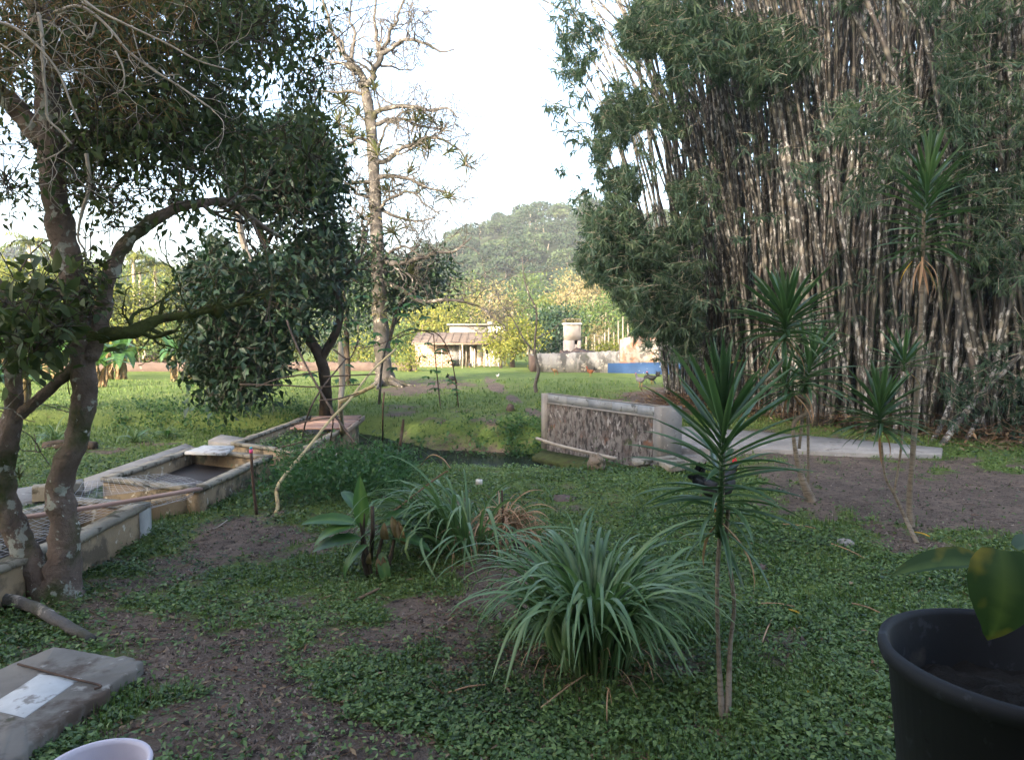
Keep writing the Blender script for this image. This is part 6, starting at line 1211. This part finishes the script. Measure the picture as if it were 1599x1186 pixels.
mtree('green tree behind the tower', 905, 470, 530, 60, 75, MID, 'bark_pale', 1700, .34)
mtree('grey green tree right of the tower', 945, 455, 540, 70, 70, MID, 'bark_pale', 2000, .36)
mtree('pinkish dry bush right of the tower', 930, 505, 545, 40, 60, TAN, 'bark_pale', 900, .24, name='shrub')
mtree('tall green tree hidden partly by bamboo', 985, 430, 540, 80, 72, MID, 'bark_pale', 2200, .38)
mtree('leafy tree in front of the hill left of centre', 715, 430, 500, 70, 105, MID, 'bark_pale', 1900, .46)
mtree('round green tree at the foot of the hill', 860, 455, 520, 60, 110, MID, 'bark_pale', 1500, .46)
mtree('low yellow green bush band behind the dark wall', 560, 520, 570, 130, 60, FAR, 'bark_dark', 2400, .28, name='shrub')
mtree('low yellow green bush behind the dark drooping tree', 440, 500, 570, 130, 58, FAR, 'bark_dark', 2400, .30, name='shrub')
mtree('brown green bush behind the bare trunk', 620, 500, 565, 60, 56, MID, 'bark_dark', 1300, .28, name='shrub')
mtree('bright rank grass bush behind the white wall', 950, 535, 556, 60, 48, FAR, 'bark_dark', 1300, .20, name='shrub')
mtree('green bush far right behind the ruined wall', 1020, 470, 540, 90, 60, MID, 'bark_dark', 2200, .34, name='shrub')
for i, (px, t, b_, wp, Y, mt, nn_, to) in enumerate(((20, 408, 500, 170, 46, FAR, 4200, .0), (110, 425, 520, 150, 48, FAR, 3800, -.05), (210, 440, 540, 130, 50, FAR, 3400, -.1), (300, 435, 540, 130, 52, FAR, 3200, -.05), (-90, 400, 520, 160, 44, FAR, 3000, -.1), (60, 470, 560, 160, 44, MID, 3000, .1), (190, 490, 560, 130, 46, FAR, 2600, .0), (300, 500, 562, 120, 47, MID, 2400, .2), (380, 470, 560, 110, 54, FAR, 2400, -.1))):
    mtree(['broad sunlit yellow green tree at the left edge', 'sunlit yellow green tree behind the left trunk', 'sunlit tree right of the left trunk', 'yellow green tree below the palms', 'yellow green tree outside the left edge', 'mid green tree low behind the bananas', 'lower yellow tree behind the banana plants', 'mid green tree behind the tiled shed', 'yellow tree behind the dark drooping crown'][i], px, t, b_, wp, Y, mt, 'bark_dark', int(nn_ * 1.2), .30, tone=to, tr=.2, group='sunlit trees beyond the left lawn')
# dark trees behind the palms
for i, (px, t, b_, wp, Y) in enumerate(((150, 412, 470, 150, 90), (260, 425, 480, 150, 95), (420, 425, 500, 200, 90), (560, 430, 500, 150, 85), (50, 415, 470, 160, 95))): mtree(['dark tree far behind the palms at left', 'dark green tree far behind the second palm', 'dark green tree far behind the drooping tree', 'dark green tree far behind the bare trunk', 'dark tree far beyond the left edge'][i], px, t, b_, wp, Y, MID, 'bark_dark', 1700, .55)
# palms
def palm(label, px, pyc, Y, fr, n=15, tone=.5):
    x = X2(px, Y); zc = Z2(pyc, Y); T = thing('palm_tree', label, 'palm', (x, Y, 0), 'palms above the left tree line'); w = MB(); limb(w, [(x + .3, Y, -.2), (x + .1, Y, zc * .5), (x, Y, zc)], [.22, .17, .13], 6, 8, lump=.06); w.build('trunk', M['bark_pale'], T, smooth=True)
    for i in range(n):
        az = i * 2.4 + rng.normal() * .2; el = rng.uniform(-.1, 1.25); t = np.linspace(0, 1, 12); ang = el - 1.5 * t; st = fr / 11; hx = np.r_[0, np.cumsum(np.cos(ang[:-1]) * st)]; hz = np.r_[0, np.cumsum(np.sin(ang[:-1]) * st)]; q = np.c_[x + hx * math.cos(az), Y + hx * math.sin(az), zc + hz]
        w = MB(); w.tube(q, np.linspace(.04, .012, 12), 4, cap=False); tq = rng.random(70) * .95 + .05; bp_ = np.stack([np.interp(tq, t, q[:, e]) for e in range(3)], 1); sgn = np.where(np.arange(70) % 2, 1, -1)[:, None]; sd = np.array([-math.sin(az), math.cos(az), 0])
        w.leaves(bp_, sd * sgn + nrm(np.array([math.cos(az), math.sin(az), 0])) * .5 + np.c_[np.zeros((70, 2)), rng.uniform(-1.1, .1, 70)], np.tile([0, 0, 1.], (70, 1)), fr * .26, .055, 'quad', np.clip(tone + rng.normal(0, .2, 70), 0, 1), .3); w.build('frond', M['leaf_far'] if i % 3 else M['leaf_mid'], T)
palm('palm with a pale trunk rising highest at the left', 52, 380, 62, 2.2)
palm('tall palm left of centre pair above the trees', 212, 402, 60, 2.1)
palm('palm between the arching limb and the dark tree', 246, 412, 62, 2.0)
palm('leaning palm just behind the arching limb', 222, 420, 70, 1.9)
palm('low broad palm nearest the dark tree', 283, 430, 58, 2.4)
palm('palm at the left half hidden by the trunk', 150, 425, 72, 2.0)
palm('small palm in the middle distance left of the tower', 840, 470, 88, 2.4)
palm('small palm above the farm building', 800, 478, 92, 2.4); palm('small palm between building and hill', 735, 468, 95, 2.2)

# ------------------------------------------------------------------ hens and cockerels
M['hen_rust'] = stone('rust_feathers', (.11,.035,.014), (.19,.065,.024), 18, [((.06,.03,.02), 6, .60, .08)], .8, .3, 60, .004)
M['hen_black'] = stone('black_feathers', (.010,.011,.014), (.03,.032,.036), 14, [], .55, .3, 60, .004)
M['hen_grey'] = stone('grey_speckled_feathers', (.06,.06,.075), (.15,.15,.17), 22, [((.03,.03,.05), 9, .56, .06)], .8, .3, 60, .004)
M['hen_tan'] = stone('tan_feathers', (.15,.09,.05), (.22,.145,.08), 18, [], .8, .3, 60, .004)
M['comb'] = stone('red_comb', (.50,.02,.02), (.6,.04,.03), 10, [], .5, .2, 40, .002)
M['shank'] = stone('orange_shank', (.22,.11,.04), (.30,.15,.06), 10, [], .6, .2, 40, .002)
def chicken(label, p, s, az, mat, tail=1.0, head_down=False, tailmat=None, name='chicken'):
    T = thing(name, label, 'chicken', (0, 0, 0), 'chickens roaming the lawn'); w = MB()
    pts = [(-.17, 0, .27), (-.12, 0, .27), (-.06, 0, .245), (.02, 0, .235), (.09, 0, .265), (.13, 0, .32), (.155, 0, .38), (.175, 0, .415), (.20, 0, .42), (.212, 0, .415)] if not head_down else [(-.17, 0, .28), (-.12, 0, .27), (-.06, 0, .25), (.02, 0, .23), (.09, 0, .21), (.14, 0, .17), (.17, 0, .10), (.185, 0, .07), (.195, 0, .045), (.20, 0, .035)]
    q = catmull(np.c_[np.array(pts), [.012, .05, .085, .098, .082, .052, .034, .034, .022, .008]], 4); w.tube(q[:, :3], q[:, 3], 12, lump=.05); w.build('body', mat, T, smooth=True)
    hp = np.array(pts[7]); dr = nrm(np.array(pts[9]) - hp)
    w = MB(); w.tube([hp + dr * .03, hp + dr * .062], [.011, .002], 6); w.build('beak', M['shank'], T)
    w = MB(); u = np.linspace(-.022, .03, 6); upv = np.array([0, 0, 1.]) if not head_down else np.array([.8, 0, -.2])
    V = [hp + np.array([a, t_, 0]) + upv * h_ for t_ in (-.004, .004) for a, h_ in zip(u, (.026, .055, .038, .062, .040, .022))] + [hp + np.array([a, t_, 0]) + upv * .018 for t_ in (-.004, .004) for a in u]; Q = [(k, k+1, 12+k+1, 12+k) for k in range(5)] + [(6+k+1, 6+k, 18+k, 18+k+1) for k in range(5)] + [(k+1, k, 6+k, 6+k+1) for k in range(5)]; w.add(V, Q); w.build('comb', M['comb'], T)
    w = MB(); w.leaves(np.tile(hp + dr * .02 + [0, 0, -.02], (2, 1)) + [[0, .006, 0], [0, -.006, 0]], [[0, 0, -1]] * 2, [[1, .2, 0]] * 2, .035, .02, 'leaf'); w.build('wattle', M['comb'], T)
    for sg in (-1, 1):
        w = MB(); lx = .0 + .03 * sg; w.tube([(lx, .035*sg, .18), (lx - .01, .035*sg, .10), (lx, .035*sg, .01)], [.026, .011, .008], 6)
        for a in (-.5, 0, .5, 3.1): w.tube([(lx, .035*sg, .012), (lx + .045 * math.cos(a), .035*sg + .045 * math.sin(a), .004)], [.006, .003], 4)
        w.build('leg', M['shank'], T); w = MB(); wd_ = broad_leaf(.17, .10, .5, .1, 6).V[0]
        w.add(np.c_[.08 - wd_[:, 0], wd_[:, 2] * 0 + sg * (.088 - abs(wd_[:, 0] - .07) * .12), .25 + wd_[:, 1] * .9 + wd_[:, 0] * .1], broad_leaf(.17, .10, .5, .1, 6).F[0]); w.build('wing', mat, T)
    w = MB(); n = 14; el = np.linspace(.2, 1.4, n)
    w.leaves(np.tile([-.13, 0, .28], (n, 1)) + np.c_[np.zeros(n), rng.normal(0, .015, n), np.zeros(n)], np.c_[-np.cos(el), rng.normal(0, .15, n), np.sin(el)], np.tile([0, 1., 0], (n, 1)) + rng.normal(0, .2, (n, 3)), .17 * tail * rng.uniform(.8, 1.2, n), .05, 'leaf', None, .35); w.build('tail', tailmat or mat, T)
    T.location = tuple(p); T.rotation_euler = (0, 0, az); T.scale = (s,) * 3; return T
chicken('rust red cockerel in front of the white wall', onG(922, 587), 1.15, math.pi, M['hen_rust'], 1.1, tailmat=M['hen_black'])
chicken('tan hen pecking behind the sapling', onG(866, 585), 1.0, .3, M['hen_tan'], .7, True)
chicken('grey speckled hen left of the black cockerel', onG(1000, 603), 1.2, math.pi * .8, M['hen_grey'], .9, tailmat=M['hen_black'])
chicken('black cockerel with raised tail near the bamboo foot', onG(1018, 600), 1.2, 2.9, M['hen_black'], 1.4)
chicken('black hen on the bare soil inside the arched rods', onG(706, 600), 1.1, .4, M['hen_black'], 1.0, True)
chicken('small grey bird left of its companion near the building', onG(733, 574), .9, 1.2, M['hen_grey'], .8)
chicken('small grey bird pecking on the lawn near the building', onG(743, 573), .9, .2, M['hen_grey'], .8, True)
chicken('small black hen by the posts of the building', onG(758, 567), 1.0, 1.8, M['hen_black'], .8)
chicken('black cockerel with red comb behind the nearest dracaena', onG(1118, 806), 1.25, .35, M['hen_black'], 1.2)
chicken('white hen far out on the lawn', onG(777, 591), .55, .8, M['house_white'], .8)

# ------------------------------------------------------------------ evening haze
m = bpy.data.materials.new('haze'); m.use_nodes = True; nt = m.node_tree
for n in list(nt.nodes): nt.nodes.remove(n)
out = nt.nodes.new('ShaderNodeOutputMaterial'); pv = nt.nodes.new('ShaderNodeVolumePrincipled'); pv.inputs['Color'].default_value = (.82, .88, 1, 1); pv.inputs['Density'].default_value = .0005; pv.inputs['Anisotropy'].default_value = 0
nt.links.new(pv.outputs[0], out.inputs['Volume'])
hz = MB().box((-700, -700, -3), (700, 700, 75)).build('haze', m); tag(hz, kind='stuff')
